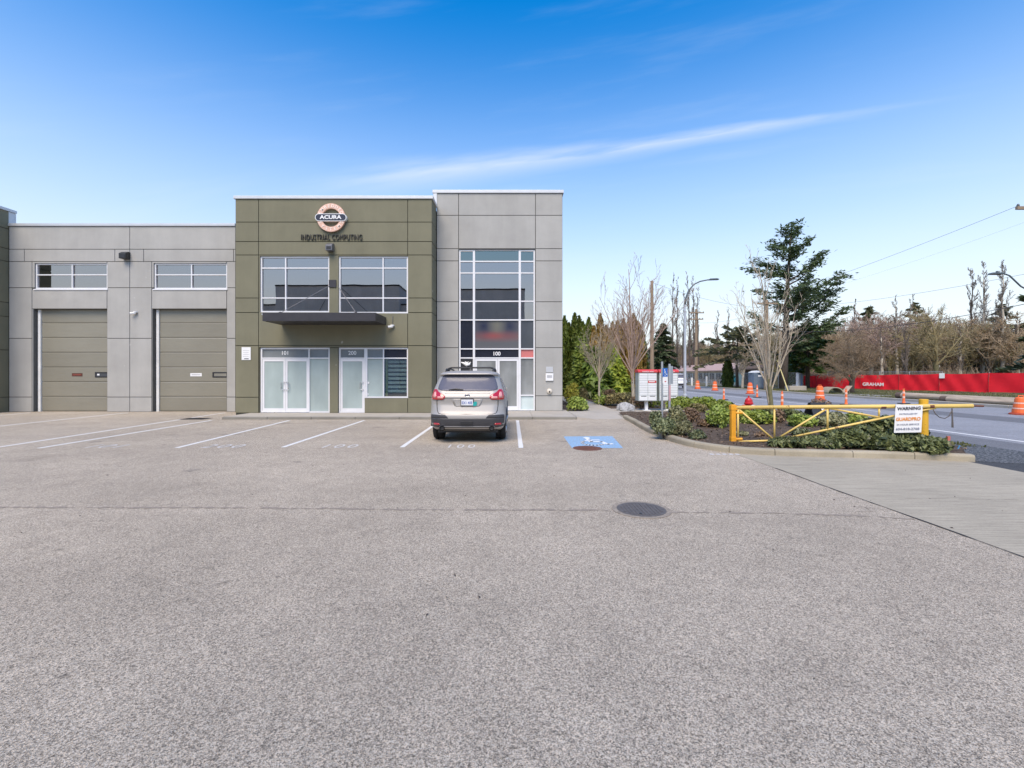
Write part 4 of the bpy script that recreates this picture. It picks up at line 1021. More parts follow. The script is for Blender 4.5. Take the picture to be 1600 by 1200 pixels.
        for cx, cz, r in ((-.028, .006, .011), (.006, .012, .006), (.022, .010, .006), (.005, -.009, .006), (.022, -.010, .006), (.036, 0, .005)):
            mbs.add([(cx + r*(1 if k % 2 == 0 else .4)*math.cos(math.pi*k/4), ye, 1.138 + cz + r*(1 if k % 2 == 0 else .4)*math.sin(math.pi*k/4)) for k in range(8)], [tuple(range(8))])
        mbs.build('emblem_stars', M_CHROME, em, local=True)
        MB().box(-.145, .145, rear_y(0, .5) - .03, rear_y(0, .5) + .02, .455, .535).build('hitch_cover', M_BLACK, t, local=True, bevel=0.006)
        MB().tube([(x, rear_y(x, .40) - .018, .405) for x in [-.66 + 1.32*k/20 for k in range(21)]], .012, 5).build('bumper_trim', mat('grey_trim', (.16, .16, .17), .4), t, local=True, smooth=True)
        for z in (1.185, 1.075):
            MB().tube([(x, rear_y(x, z) + .004, z) for x in [-.54 + 1.08*k/20 for k in range(21)]], .0085, 5).build('crease', M_CLAD if z < 1.1 else paint, t, local=True, smooth=True)
        MB().box(-.72, .72, .25, 4.5, .24, .31).build('underbody', M_BLACK, t, local=True)
    return t
make_car('parked_car', (CARX, CARY, 0), 'champagne estate car parked nose to the kerb, tail towards us', M_CHAMP)
p = G(1063, 607.5)
make_car('distant_car', (p.x, p.y, 0), 'small white car far along the road beside the mailboxes', M_WCAR, detail=False)
# ------------------------------------------------------------------ lot furniture
M_IRON = mat('cast_iron', (0.125, 0.11, 0.10), 0.65, 0.2, var=0.2, scale=20); M_RUST = mat('rusty_iron', (0.16, 0.065, 0.04), 0.8, 0.2, var=0.3, scale=14)
def cover(name, c, r, m, mring, label, slots):
    t = thing(name, (c.x, c.y, 0), label, 'manhole cover')
    MB().lathe([(r, 0.0), (r + .05, 0.0), (r + .05, .007), (r, .007)], (c.x, c.y, 0), 40).build('frame', mring, t)
    MB().lathe([(0, .0), (r - .008, .0), (r - .008, .009), (0, .009)], (c.x, c.y, 0), 40).build('lid', m, t)
    if slots:
        mb = MB(); k = 0
        for i in range(-6, 7):
            w = math.sqrt(max(0, (r - .06)**2 - (i * r/7)**2))
            if w > .05: mb.box(c.x + i*r/7 - .012, c.x + i*r/7 + .012, c.y - w, c.y + w, .0085, .013)
        mb.build('rib', m, t)
        MB().lathe([(0, 0), (.02, 0), (.02, .0012), (0, .0012)], (c.x - .06, c.y - .18, .0132), 10).build('lift_hole', M_BLACK, t)
    else:
        mb = MB()
        for i in range(-4, 5):
            for j in range(-4, 5):
                if math.hypot(i, j) * r/5 < r - .07: mb.box(c.x + i*r/5 - .02, c.x + i*r/5 + .02, c.y + j*r/5 - .02, c.y + j*r/5 + .02, .0085, .014)
        mb.build('tread', m, t)
cover('manhole_cover', G(1002, 796.5), 0.30, M_IRON, M_SEAM, 'large grey cast iron cover in the open asphalt', True)
cover('drain_cover', G(918, 700.5), 0.27, M_RUST, M_RUST, 'small rusty cover at the edge of the blue stall marking', False)
p = G(306, 654.5); t = thing('catch_basin', (p.x, p.y, 0), 'dark slotted catch basin grate near the garage doors', 'grate')
MB().box(p.x - .45, p.x + .45, p.y - .3, p.y + .3, 0, .008).build('frame', M_IRON, t)
for k in range(8): MB().box(p.x - .38 + .1*k, p.x - .33 + .1*k, p.y - .25, p.y + .25, .0081, .016).build('bar', M_BLACK, t)

# ------------------------------------------------------------------ mailboxes
M_MAIL = mat('grey_mailbox_metal', (0.74, 0.75, 0.75), 0.4, 0.0, var=0.04, piece=0.03); M_MRED = mat('red_mailbox_top', (0.62, 0.06, 0.06), 0.4); M_MSIDE = mat('mailbox_side', (0.36, 0.40, 0.38), 0.5)
def mailbox(px0, px1, label, slot):
    Y = 19.4; x0, x1 = X(px0, Y), X(px1, Y); zb, zt_ = Z(626.8, Y), Z(582, Y); d = .5
    t = thing('mailbox_cabinet', ((x0+x1)/2, Y + d/2, ZS), label, 'mailbox', 'community mailbox cabinets')
    MB().box(x0, x1, Y, Y + d, zb, zt_).build('cabinet', M_MSIDE, t, bevel=0.015)
    MB().prism([(Y - .03, zt_), (Y - .03, zt_ + .07), (Y + .1, zt_ + .13), (Y + d + .02, zt_ + .13), (Y + d + .02, zt_)], x0 - .02, x1 + .02, 'x').build('top', M_MRED, t, bevel=0.01)
    lettering('top_print', 'CANADA POST', 0.045, ((x0 + x1)/2, Y - .033, zt_ + .035), M_WHITE, t, w=.5, bold=.01)
    MB().box((x0+x1)/2 - .06, (x0+x1)/2 + .06, Y + .18, Y + .32, ZS, zb).build('pedestal', M_MAIL, t)
    MB().box((x0+x1)/2 - .16, (x0+x1)/2 + .16, Y + .08, Y + .42, ZS - .0, ZS + .02).build('foot_plate', M_MAIL, t)
    w = (x1 - x0 - .10) / 2
    for c in range(2):
        a = x0 + .04 + c * (w + .02)
        for r in range(9):
            h = (zt_ - zb - .30) / 9; z = zb + .26 + r * h
            red = slot and c == 1 and r == 5
            dr = MB().box(a, a + w, Y - .012, Y + .005, z + .006, z + h - .006).build('compartment_door', M_MRED if red else M_MAIL, t, bevel=0.004)
        MB().box(a, a + w, Y - .012, Y + .005, zb + .03, zb + .245).build('parcel_door', M_MAIL, t, bevel=0.004)
        MB().box(a + w*.2, a + w*.85, Y - .018, Y - .0125, zb + .20, zb + .225).build('name_slot', M_BLACK, t)
    if slot: MB().box(x0 + .04 + w + .05, x0 + .02 + 2*w - .03, Y - .016, Y - .0125, zb + .26 + 5*h + .04, zb + .26 + 5*h + .075).build('slot_print', M_WHITE, t)
mailbox(997.5, 1027, 'grey community mailbox cabinet with a red letter slot, left of the pair', True)
mailbox(1030, 1060, 'grey community mailbox cabinet behind the blue wheelchair sign, right of the pair', False)

# ------------------------------------------------------------------ sign posts in the island
M_GALV = mat('galvanised_steel', (0.46, 0.48, 0.49), 0.45, 0.6, var=0.1); M_SIGNB = mat('sign_blue', (0.02, 0.13, 0.46), 0.4); M_ALU = mat('bare_aluminium', (0.42, 0.44, 0.46), 0.45, 0.7)
b = G(1034.5, 661, 0.12); t = thing('accessible_sign', (b.x, b.y, .10), 'blue wheelchair sign on a slim grey post in the planted island', 'sign')
MB().tube([(b.x, b.y, .03), (b.x, b.y, Z(565, b.y))], .035, 8).build('post', M_GALV, t)
x0, x1, z0, z1 = X(1035, b.y), X(1041.8, b.y), Z(588.7, b.y), Z(575.3, b.y)
pn = MB().box(x0 - .01, x1 + .01, b.y - .06, b.y - .045, z0, z1).build('sign_plate', M_SIGNB, t, bevel=0.003)
mb = MB(); isa(mb, lambda u, v: (x0 + (x1-x0)*(.08 + .84*u), b.y - .0625, z0 + (z1-z0)*(.12 + .78*v))); mb.build('wheelchair_symbol', M_WHITE, pn)
MB().box(x0 - .01, x1 + .01, b.y - .06, b.y - .045, Z(599, b.y), Z(590, b.y)).build('sub_plate', M_WHITE, t)
MB().box(x0 + .05, x1 - .04, b.y - .0635, b.y - .0605, Z(596.8, b.y), Z(595.2, b.y)).build('sub_print', mat('red_small_print', (.5, .08, .08), .6), t)
b = G(1046, 657, 0.12); t = thing('sign_from_behind', (b.x, b.y, .10), 'bare metal sign seen from behind on a square post beside the wheelchair sign', 'sign')
MB().box(b.x - .03, b.x + .03, b.y - .03, b.y + .03, .03, Z(568.5, b.y)).build('post', M_GALV, t)
MB().box(X(1044.3, b.y), X(1052.2, b.y), b.y + .034, b.y + .048, Z(600, b.y), Z(572, b.y)).build('sign_plate', M_ALU, t, bevel=0.003)
MB().box(b.x - .032, b.x + .032, b.y - .033, b.y - .0305, Z(626, b.y), Z(602, b.y)).build('red_tape', mat('faded_red_tape', (.55, .33, .35), .6), t)

# ------------------------------------------------------------------ swing gate
def worn_yellow(name, col, rust=(0.22, 0.10, 0.04), lo=.61, hi=.67):
    N = NT(name); w = N.rng(N.noise(6, 5, .7), lo, hi)
    c = N.mix(w, N.gain(col, N.rng(N.noise(3, 4), .3, .7, .88, 1.1)), rust)
    return N.done(N.bsdf(c, .5, 0, .4, 0, N.bump(N.noise(60, 3), .15, .004)))
M_YEL = worn_yellow('gate_yellow', (0.74, 0.53, 0.16)); M_YELD = worn_yellow('post_orange_yellow', (0.74, 0.33, 0.02)); M_YELR = worn_yellow('post_deep_yellow', (0.70, 0.40, 0.03), lo=.6, hi=.68)
gb0 = G(1145, 692, 0.10); gb1 = G(1447, 706.5, 0.10)
gd = (gb1 - gb0); gd.z = 0; GLn = gd.length; gd.normalize()
gate = thing('swing_gate', (gb0.x, gb0.y, .08), 'yellow tubular swing gate standing open along the island kerb', 'gate')
def gp(px, py, off=0.0):
    """point of the gate plane seen at a photo pixel"""
    n = Vector((-gd.y, gd.x, 0)); k = Vector(((px-800)/FPX, 1, (HOR-py)/FPX)); b0 = Vector((gb0.x, gb0.y, CAMZ)) + n*off
    o = Vector((0, 0, CAMZ)); tt = (b0 - o).dot(n) / k.dot(n); return o + k * tt
px_ = Vector((-gd.y, gd.x, 0))
MB().box(gb0.x - .05, gb0.x + .05, gb0.y - .05, gb0.y + .05, .0, gp(1145, 632).z).build('hinge_post', M_YELD, gate, bevel=0.008)
MB().box(gb0.x - .057, gb0.x + .057, gb0.y - .057, gb0.y + .057, .05, .24).build('post_sleeve', M_YELD, gate, bevel=0.008)
MB().box(gb0.x - .062, gb0.x + .09, gb0.y - .06, gb0.y + .06, gp(1145, 640.5).z, gp(1145, 633.4).z).build('post_cap', M_YELD, gate, bevel=0.008)
top0, top1 = gp(1150, 636.6), gp(1520, 634.2)
MB().tube([top0, gp(1330, 635.4), top1], .042, 10).build('top_rail', M_YEL, gate, smooth=True)
MB().tube([top1, gp(1537, 634.6)], .018, 8).build('latch_tongue', M_RUST, gate)
def bar(a, b, r=.020, name='brace'): return MB().tube([gp(*a), gp(*b)], r, 8).build(name, M_YEL, gate, smooth=True)
bar((1153, 637), (1153, 691), .023, 'upright'); bar((1210, 638), (1210, 688), .02, 'upright'); bar((1293, 638), (1293, 670.5), .02, 'upright'); bar((1373.5, 637), (1373.5, 652.5), .018, 'upright')
bar((1153, 690), (1211, 688.3), .022, 'bottom_rail'); bar((1211, 688.3), (1412, 646.5), .022, 'bottom_rail'); bar((1412, 646.5), (1462, 637.5), .018, 'bottom_rail')
bar((1155, 640), (1209, 687)); bar((1212, 687), (1291, 639)); bar((1295, 638), (1374, 652))
MB().tube([gp(1160, 645), gp(1150, 645)], .03, 8).tube([gp(1160, 686), gp(1150, 686)], .03, 8).build('hinge', M_YELD, gate)
MB().tube([gp(1376, 635.6), gp(1384, 635.5)], .0432, 10).tube([gp(1452, 634.8), gp(1459, 634.7)], .0432, 10).build('rust_band', M_RUST, gate)
ch = [gp(1458, 640), gp(1462, 647), gp(1468, 652), gp(1476, 654), gp(1483, 650), gp(1487, 642)]
MB().tube(ch, .009, 5).build('chain', M_IRON, gate, smooth=True); MB().tube([gp(1487.5, 638), gp(1488, 652), gp(1488.5, 668)], [.009, .012, .018], 6).build('drop_bolt', M_IRON, gate)
post = thing('gate_stop_post', (gb1.x, gb1.y, .06), 'round yellow stop post carrying the free end of the gate', 'post')
poff = -px_ * .0
pb = gb1 + px_ * 0.10
MB().lathe([(.0, .02), (.076, .02), (.076, Z(624.5, gb1.y)), (.062, Z(624, gb1.y)), (0, Z(624, gb1.y))], (pb.x, pb.y, 0), 18).build('post', M_YELR, post, smooth=False)
MB().tube([(pb.x, pb.y, .97), tuple(gp(1460, 638.5))], .018, 6).build('rest_bracket', M_YEL, post)
# warning sign hung on the gate
ws = thing('warning_sign', tuple(gp(1420, 677, -.06)), 'white patrol warning board hung on the yellow gate', 'sign')
c4 = [gp(1396.8, 676.3, -.06), gp(1439.5, 675.5, -.06), gp(1442, 633.3, -.06), gp(1399.6, 632, -.06)]
n_ = -px_
MB().add(c4 + [c + px_*.008 for c in c4], [(0,1,2,3), (7,6,5,4), (0,4,5,1), (1,5,6,2), (2,6,7,3), (3,7,4,0)]).build('board', M_WHITE, ws)
M_SBLU = mat('sign_dark_ink', (0.02, 0.025, 0.05), .6); M_SGRY = mat('sign_grey_ink', (0.22, 0.24, 0.32), .6); M_SORG = mat('sign_orange_ink', (0.72, 0.24, 0.01), .5)
eu = (c4[1] - c4[0]); ev = (c4[3] - c4[0]); wid_, hei_ = eu.length, ev.length; eu.normalize(); ev.normalize()
for txt, v, h, w, m, bo in [('WARNING', .845, .115, .86, M_SBLU, .03), ('PATROLLED BY', .655, .055, .66, M_SGRY, .01), ('GUARDPRO', .475, .125, .90, M_SORG, .03), ('24 HOUR SERVICE', .285, .06, .82, M_SGRY, .01), ('604-818-2768', .13, .085, .86, M_SGRY, .02)]:
    me = text_mesh(txt, h * hei_, w * wid_, bo, .004)
    o = c4[0] + eu * wid_ * .49 + ev * hei_ * v - px_ * .004 - ws.location
    M4 = Matrix(((eu.x, px_.x, ev.x, o.x), (eu.y, px_.y, ev.y, o.y), (eu.z, px_.z, ev.z, o.z), (0, 0, 0, 1)))
    me.transform(M4); mesh_obj('sign_letters', me, m, ws)
for c in (c4[2], c4[3]): MB().tube([c - ev*.03 - px_*.01 , c - ev*.03 + px_*.05], .008, 6).build('bolt', M_GALV, ws)
# survey stake and blue flag by the shoulder
b = G(1481.5, 705, .04); t = thing('survey_stake', (b.x, b.y, 0), 'short wooden stake with a red painted top beside the gravel', 'stake')
MB().box(b.x - .025, b.x + .025, b.y - .02, b.y + .02, 0.0, Z(688, b.y)).build('stake', mat('stake_wood', (.42, .30, .24), .8), t); MB().box(b.x - .027, b.x + .027, b.y - .022, b.y + .022, Z(688, b.y), Z(681.5, b.y)).build('painted_top', mat('stake_red', (.6, .16, .12), .7), t)
b = G(1502, 709, .03); tag(MB().tube([(b.x, b.y, 0), (b.x - .05, b.y + .02, .12), (b.x - .03, b.y, .2)], [.018, .016, .01], 6).build('pipe_stub', mat('blue_plastic', (.10, .33, .6), .5)), 'bent blue plastic pipe stub sticking out of the gravel', 'pipe')
# ------------------------------------------------------------------ things along the road
M_ORANGE = mat('orange_plastic', (0.90, 0.17, 0.04), .5, var=.06, piece=.06); M_REFL = mat('pale_reflective_band', (0.85, 0.50, 0.38), .5); M_RUBBER = mat('black_rubber_base', (0.03, 0.03, 0.03), .8); M_OBASE = mat('red_rubber_base', (0.42, 0.07, 0.03), .8)
def lathe_part(name, prof, m, t, n=18, smooth=False): return MB().lathe(prof, (0, 0, 0), n).build(name, m, t, local=True, smooth=smooth)
def drum(label, c, h=.92):
    t = thing('traffic_drum', (c.x, c.y, 0), label, 'traffic drum', 'orange traffic drums along the road')
    lathe_part('base', [(0, 0), (.35, 0), (.35, .05), (.29, .08), (0, .08)], M_OBASE, t)
    z = .08; r = .265
    for k in range(5):
        hh = (h - .14) * (.26 if k % 2 == 0 else .11); m = M_ORANGE if k % 2 == 0 else M_REFL
        lathe_part('band', [(0, z), (r - .004, z), (r, z + .01), (r - .012, z + hh - .008), (0, z + hh)], m, t); z += hh; r -= .018
    lathe_part('cap', [(0, z), (r, z), (r - .04, z + .05), (0, z + .06)], M_ORANGE, t)
    MB().tube([(-.10, 0, z + .05), (-.10, 0, z + .12), (.10, 0, z + .12), (.10, 0, z + .05)], .02, 6).build('handle', M_ORANGE, t, local=True)
for px, py, lab in [(1090, 608, 'orange drum farthest along the road, beside the white car'), (1117, 610.3, 'orange drum second from the white car on the road'), (1172, 615.5, 'orange drum in front of the grey portable toilet'), (1281, 625.5, 'orange drum in front of the left end of the red fence'), (1595, 648, 'near orange drum cut by the right edge of the frame')]:
    drum(lab, G(px, py), .9 if px < 1500 else .72)
def delineator(label, c, h=.95):
    t = thing('delineator_post', (c.x, c.y, 0), label, 'delineator', 'slim orange delineator posts')
    MB().box(-.21, .21, -.21, .21, 0, .05).build('base', M_RUBBER, t, local=True, bevel=.02)
    lathe_part('tube', [(0, .05), (.085, .05), (.06, .14), (.05, h - .06), (.03, h), (0, h)], M_ORANGE, t)
    for z in (.32, .58): lathe_part('reflective_band', [(0, z), (.064, z), (.062, z + .11), (0, z + .11)], M_REFL, t)
    MB().tube([(0, -.04, h - .02), (0, -.04, h + .05), (0, .04, h + .05), (0, .04, h - .02)], .014, 6).build('handle', M_ORANGE, t, local=True)
for px, py, h, lab in [(1131, 625, .70, 'slim orange post farthest along the near lane, above the shrubs'), (1183, 621.3, .85, 'slim orange post below the grey portable toilet'), (1222, 637.5, .78, 'slim orange post directly behind the gate top rail, right of the bare tree'), (1322, 633, .82, 'slim orange post in front of the tilted board'), (1412, 631, .80, 'slim orange post standing in front of the felled pole end')]:
    delineator(lab, G(px, py), h)
# hydrant
b = Vector((8.32, 16.0, .06)); t = thing('fire_hydrant', b, 'red fire hydrant showing above the left part of the gate', 'hydrant')
M_HYD = mat('hydrant_red', (0.50, 0.015, 0.02), .35)
lathe_part('barrel', [(0, 0), (.16, 0), (.16, .04), (.11, .06), (.11, .52), (.15, .54), (.15, .58), (.13, .60), (.12, .68), (.07, .75), (0, .77)], M_HYD, t, 20, False)
lathe_part('bonnet_nut', [(0, .76), (.03, .76), (.03, .83), (0, .83)], M_HYD, t, 6)
for s in (-1, 1): MB().tube([(s*.10, 0, .46), (s*.22, 0, .46)], .055, 10).build('hose_outlet', M_HYD, t, local=True)
MB().tube([(0.06, -.08, .44), (.11, -.19, .44)], .075, 12).build('pumper_cap', M_WHITE, t, local=True)
# folded black A-board lying in the verge
b = Vector((X(1276, 17.5), 17.5, .05)); t = thing('folded_board', b, 'black folding board with white edge behind the right half of the gate', 'board')
for s in (-1, 1): MB().add([(-.33, s*.30, 0), (.33, s*.30, 0), (.28, s*.03, .50), (-.28, s*.03, .50), (-.33, s*.33, 0), (.33, s*.33, 0), (.28, s*.055, .51), (-.28, s*.055, .51)], [(0,1,2,3), (7,6,5,4), (0,4,5,1), (1,5,6,2), (2,6,7,3), (3,7,4,0)]).build('leaf', M_BLACK, t, local=True)
MB().add([(-.02, -.185, .36), (.10, -.19, .34), (.22, -.255, .2), (.05, -.25, .22)], [(0, 1, 2, 3)]).build('torn_label', M_WHITE, t, local=True)

# ------------------------------------------------------------------ lamps, poles, wires
M_WOOD = mat('weathered_pole_wood', (0.27, 0.20, 0.135), .9, var=.25, scale=2, stretch=(8, 8, .6), bump=.4, bscale=14); M_LPOLE = mat('painted_lamp_pole', (0.50, 0.53, 0.57), .4, .2); M_DGREY = mat('dark_lamp_metal', (0.10, 0.12, 0.13), .5, .3); M_WIRE = mat('wire_black', (0.05, 0.05, 0.055), .6)
lp = Vector((11.55, 30.4, 0)); t = thing('street_lamp', lp, 'tall grey street lamp with a curved arm over the road behind the mailboxes', 'street lamp')
lathe_part('pole', [(0, 0), (.15, 0), (.15, .3), (.10, .34), (.065, 6.3), (0, 6.3)], M_LPOLE, t, 12)
ht = Z(436, 30.4)
arm = [(0, 0, 6.2), (.05, 0, 6.7), (.25, 0, 7.25), (.6, 0, 7.65), (1.0, 0, 7.85), (1.5, 0, ht - .06), (1.75, 0, ht - .04)]
MB().tube(arm, [.06, .055, .05, .045, .042, .04, .04], 8).build('arm', M_DGREY, t, local=True, smooth=True)
MB().prism([(1.6, ht - .08), (2.25, ht - .06), (2.25, ht), (2.1, ht + .04), (1.65, ht + .02)], -.12, .12, 'y').build('lamp_head', M_DGREY, t, local=True, bevel=.02)
def pole(label, b, h, arms=(), r=.16, name='utility_pole'):
    t = thing(name, b, label, 'utility pole', 'wooden utility poles')
    lathe_part('pole', [(0, 0), (r, 0), (r*.62, h), (0, h)], M_WOOD, t, 10, False)
    for z, w in arms:
        ar = MB().box(-w, w, -.22, -.11, z - .07, z + .07).build('crossarm', M_WOOD, t, local=True)
        for s in (-1, -.5, .5, 1): MB().lathe([(0, 0), (.05, 0), (.06, .06), (.035, .12), (0, .14)], (s*(w - .08), -.165, z + .0701), 8).build('insulator', M_DGREY, ar, local=True)
    return t
P1 = Vector((11.5, 37.4, 0)); pole('bare wooden pole rising behind the left mailbox', P1, Z(439, 37.4), (), .19)
MB()
P2 = Vector((25.5, 63, gz(25.5, 63))); pole('leaning wooden pole with two crossarms by the low pink roofed building', P2, Z(484, 63), ((Z(490, 63), 1.0), (Z(500, 63), .9)), .24)
bpy.data.objects[-1] if False else None
P3 = Vector((25.5, 45.6, gz(25.5, 45.6))); pole('pale wooden pole directly behind the slender bare tree by the gate', P3, Z(470, 45.6), ((Z(476, 45.6), 1.0),), .26)
P4 = Vector((25.5, 22, gz(25.5, 22))); pole('wooden pole just past the right edge, its crossarm end in view', P4, 10.6, ((Z(330, 22), 1.30),), .2)
# street light arm on the pole at the right edge
hz_ = Z(427.5, 22); hx = X(1545, 22); t = thing('lamp_arm', (25.5 - .15, 22, hz_ - 1.0), 'dark street light arm entering from the right edge', 'street lamp')
MB().tube([(25.5 - .12, 22, hz_ - 1.02), (25.5 - .9, 22, hz_ - .62), (25.5 - 1.45, 22, hz_ - .10), (25.5 - 1.75, 22, hz_ + .01), (25.5 - 2.0, 22, hz_)], .035, 8).build('arm', M_DGREY, t, smooth=True)
MB().prism([(hx, hz_ - .05), (hx + .65, hz_ - .05), (hx + .65, hz_ + .035), (hx + .1, hz_ + .04)], 21.88, 22.12, 'y').build('lamp_head', M_DGREY, t, bevel=.02)
MB().lathe([(0, 0), (.05, 0), (.05, .09), (0, .1)], (hx + .40, 22, hz_ + .03), 8).build('photocell', M_DGREY, t)
def wire(label, a, b, sag, r=.012, n=20):
    r *= .7
    a, b = Vector(a), Vector(b); pts = [a.lerp(b, k/n) - Vector((0, 0, sag * 4 * (k/n) * (1 - k/n))) for k in range(n + 1)]
    tag(MB().tube(pts, r, 4).build('overhead_wire', M_WIRE), label, 'wire', 'overhead wires')
za = Z(330, 22) + .2
wire('upper wire running from the right edge crossarm down towards the big conifer', (24.28, 21.84, za), (24.58, 45.44, Z(476, 45.6) + .3), .25)
wire('fainter upper wire just below the first, from the right edge crossarm', (26.72, 21.84, za), (26.42, 45.44, Z(476, 45.6) + .3), .35, .0045)
wire('middle wire crossing the sky below the street light arm', (25.35, 22, 6.6), (25.35, 45.6, 8.3), .45, .011)
wire('thick low cable in front of the brown woods at right', (25.32, 22, 5.15), (25.32, 45.6, 6.2), .75, .022)
wire('wire from the pole behind the mailboxes towards the big conifer', (11.6, 37.4, Z(442, 37.4)), (25.4, 45.6, Z(474, 45.6) - .5), .4, .014)
wire('far wire between the two poles across the road', (25.4, 45.6, 8.0), (25.4, 63, 8.8), .4, .014)
b = Vector((X(1215, 45.6), 45.6, 3.0)); e = Vector((X(1231.5, 42), 42, gz(27, 42)))
tag(MB().tube([e, e.lerp(b, .5), b], [.05, .05, .03], 8).build('guy_wire_guard', mat('pale_yellow_plastic', (.62, .52, .22), .5)), 'pale yellow guard tube on the guy wire right of the slender tree', 'guy wire')

# ------------------------------------------------------------------ fences
def fabric_mat():
    N = NT('red_fence_fabric'); c = N.gain((0.93, 0.024, 0.040), N.rng(N.noise(1.2, 4), .3, .7, .94, 1.05)); p = N.bsdf(c, .6, 0, .3, 0, N.bump(N.noise(5, 3), .25, .05))
    t = N.n('ShaderNodeBsdfTranslucent'); N.put(t.inputs['Color'], c); m = N.n('ShaderNodeMixShader'); m.inputs[0].default_value = .35
    N.t.links.new(p, m.inputs[1]); N.t.links.new(t.outputs[0], m.inputs[2]); return N.done(m.outputs[0])
M_FRED = fabric_mat()

FA, FD = Vector((35.0, 54.6, 0)), Vector((8.0, -16.4, 0)); FN = Vector((-FD.y, FD.x, 0)).normalized() * -1     # hoarding line and its road-side normal
FLEN = FD.length
def fpt(s, out=0.0, z=0.0): q = FA + FD*s + FN*out; return Vector((q.x, q.y, gz(q.x, q.y) + z))
def fpx(px): k = (px - 800)/FPX; return (k*FA.y - FA.x) / (FD.x - k*FD.y)      # where a sight line meets the hoarding
def fh(s): return 1.47 + .34*min(max(s, 0), 1.6)
rf = thing('red_hoarding', fpt(.5), 'long red fabric hoarding along the far side of the road with white lettering', 'fence')
FS = [0.0, fpx(1276), fpx(1345), fpx(1405), fpx(1468), fpx(1545), 1.25, 1.5, 1.8]; rgx = random.Random(5)
for a, b in zip(FS[:-1], FS[1:]):
    ph = [rgx.uniform(0, 6.3) for _ in range(4)]
    def fab(u, v, a=a, b=b, ph=ph):
        s = a + (b - a)*u; sag = .06*4*u*(1 - u)
        o = .05*math.sin(9*u + ph[0])*v + .035*math.sin(17*u + 5*v + ph[1]) + .025*math.sin(31*u - 7*v + ph[2])
        return fpt(s, o, .05 + .04*math.sin(6*u + ph[3])*(1 - v) + (fh(s) - .05 - sag)*v)
    MB().grid(fab, 30, 6).build('fabric_panel', M_FRED, rf, smooth=True)
for s_ in FS: MB().tube([fpt(s_, -.12, -.1), fpt(s_, -.12, fh(s_) + .06)], .035, 6).build('fence_post', M_GALV, rf)
M_SEAMR = mat('fabric_seam', (0.30, 0.015, 0.02), .7)
for s_ in FS[1:-1]: MB().tube([fpt(s_, .10, .06), fpt(s_, .10, fh(s_) - .02)], .022, 5).build('panel_seam', M_SEAMR, rf)
TURN = math.atan2(FN.x, -FN.y)
s_ = fpx(1365); q = fpt(s_, .13); lettering('fence_letters', 'GRAHAM', .36, (q.x, q.y, Z(600.4, q.y)), M_WHITE, rf, w=FLEN*(fpx(1382) - fpx(1349)), bold=.03, turn=TURN)
s_ = fpx(1472.5); q0, q1 = fpt(fpx(1468.5), .13), fpt(fpx(1477), .13); zb_, zt_ = Z(591, q0.y), Z(583, q0.y)
MB().add([(q0.x, q0.y, zb_), (q1.x, q1.y, zb_), (q1.x, q1.y, zt_), (q0.x, q0.y, zt_)] + [(p.x - FN.x*.015, p.y - FN.y*.015, z) for p, z in ((q0, zb_), (q1, zb_), (q1, zt_), (q0, zt_))], [(0,1,2,3), (7,6,5,4), (0,4,5,1), (1,5,6,2), (2,6,7,3), (3,7,4,0)]).build('notice', M_WHITE, rf)
def chain_fence(name, label, pts, h=1.75, top=True):
    A = Vector(pts[0]); t = thing(name, (A.x, A.y, gz(A.x, A.y)), label, 'fence')
    for a, b in zip(pts[:-1], pts[1:]):
        a, b = Vector((*a, gz(*a))), Vector((*b, gz(*b))); L = (b - a).length; n = max(1, round(L / 3.0))
        for k in range(n + 1):
            q = a.lerp(b, k/n); MB().tube([q - Vector((0, 0, .1)), q + Vector((0, 0, h))], .03, 6).build('fence_post', M_GALV, t)
        for z in (.08, h - .03): MB().tube([a + Vector((0, 0, z)), b + Vector((0, 0, z))], .02, 6).build('fence_rail', M_GALV, t)
        mb = MB(); st_ = .16; m = int((L + h) / st_)
        for k in range(m):
            for s in (0, 1):
                s0 = k*st_ - h; u0, v0 = (s0, 0.0) if s0 >= 0 else (0.0, -s0); u1, v1 = (s0 + h, h) if s0 + h <= L else (L, L - s0)
                if u1 <= u0: continue
                if s: u0, u1 = L - u0, L - u1
                p, q = a.lerp(b, u0/L) + Vector((0, 0, v0)), a.lerp(b, u1/L) + Vector((0, 0, v1))
                mb.tube([p, q], .006, 3, cap=False)
        o = mb.build('wire_mesh', M_GALV, t); o['kind'] = 'stuff'
    return t
chain_fence('chain_link_fence', 'grey chain link fence behind the portable toilet', [(29, 80), (29, 46.5), (34.9, 54.7)])
chain_fence('far_chain_link_fence', 'chain link fence showing just above the left part of the red hoarding', [(38.5, 55.5), (43.5, 46)], 1.95)
for px, w, m1, m2, lab in [(1139.5, .75, M_WHITE, M_RED, 'small white and red notice hung on the chain link fence'), (1150, 1.5, mat('pale_green_banner', (.42, .52, .45), .7), mat('teal_print', (.05, .36, .38), .6), 'pale green banner with a teal panel on the chain link fence')]:
    Y = 29*FPX/(px - 800); z = Z(601.5 if w > 1 else 594.5, Y); hgt = 1.1 if w > 1 else .55
    t = thing('fence_banner', (28.95, Y, z), lab, 'banner')
    MB().box(28.93, 28.95, Y - w*1.2, Y + w*1.2, z, z + hgt*1.25).build('sheet', m1, t)
    MB().box(28.915, 28.928, Y - w*.5, Y + w*.5, z + hgt*.35, z + hgt*1.1).build('print', m2, t)

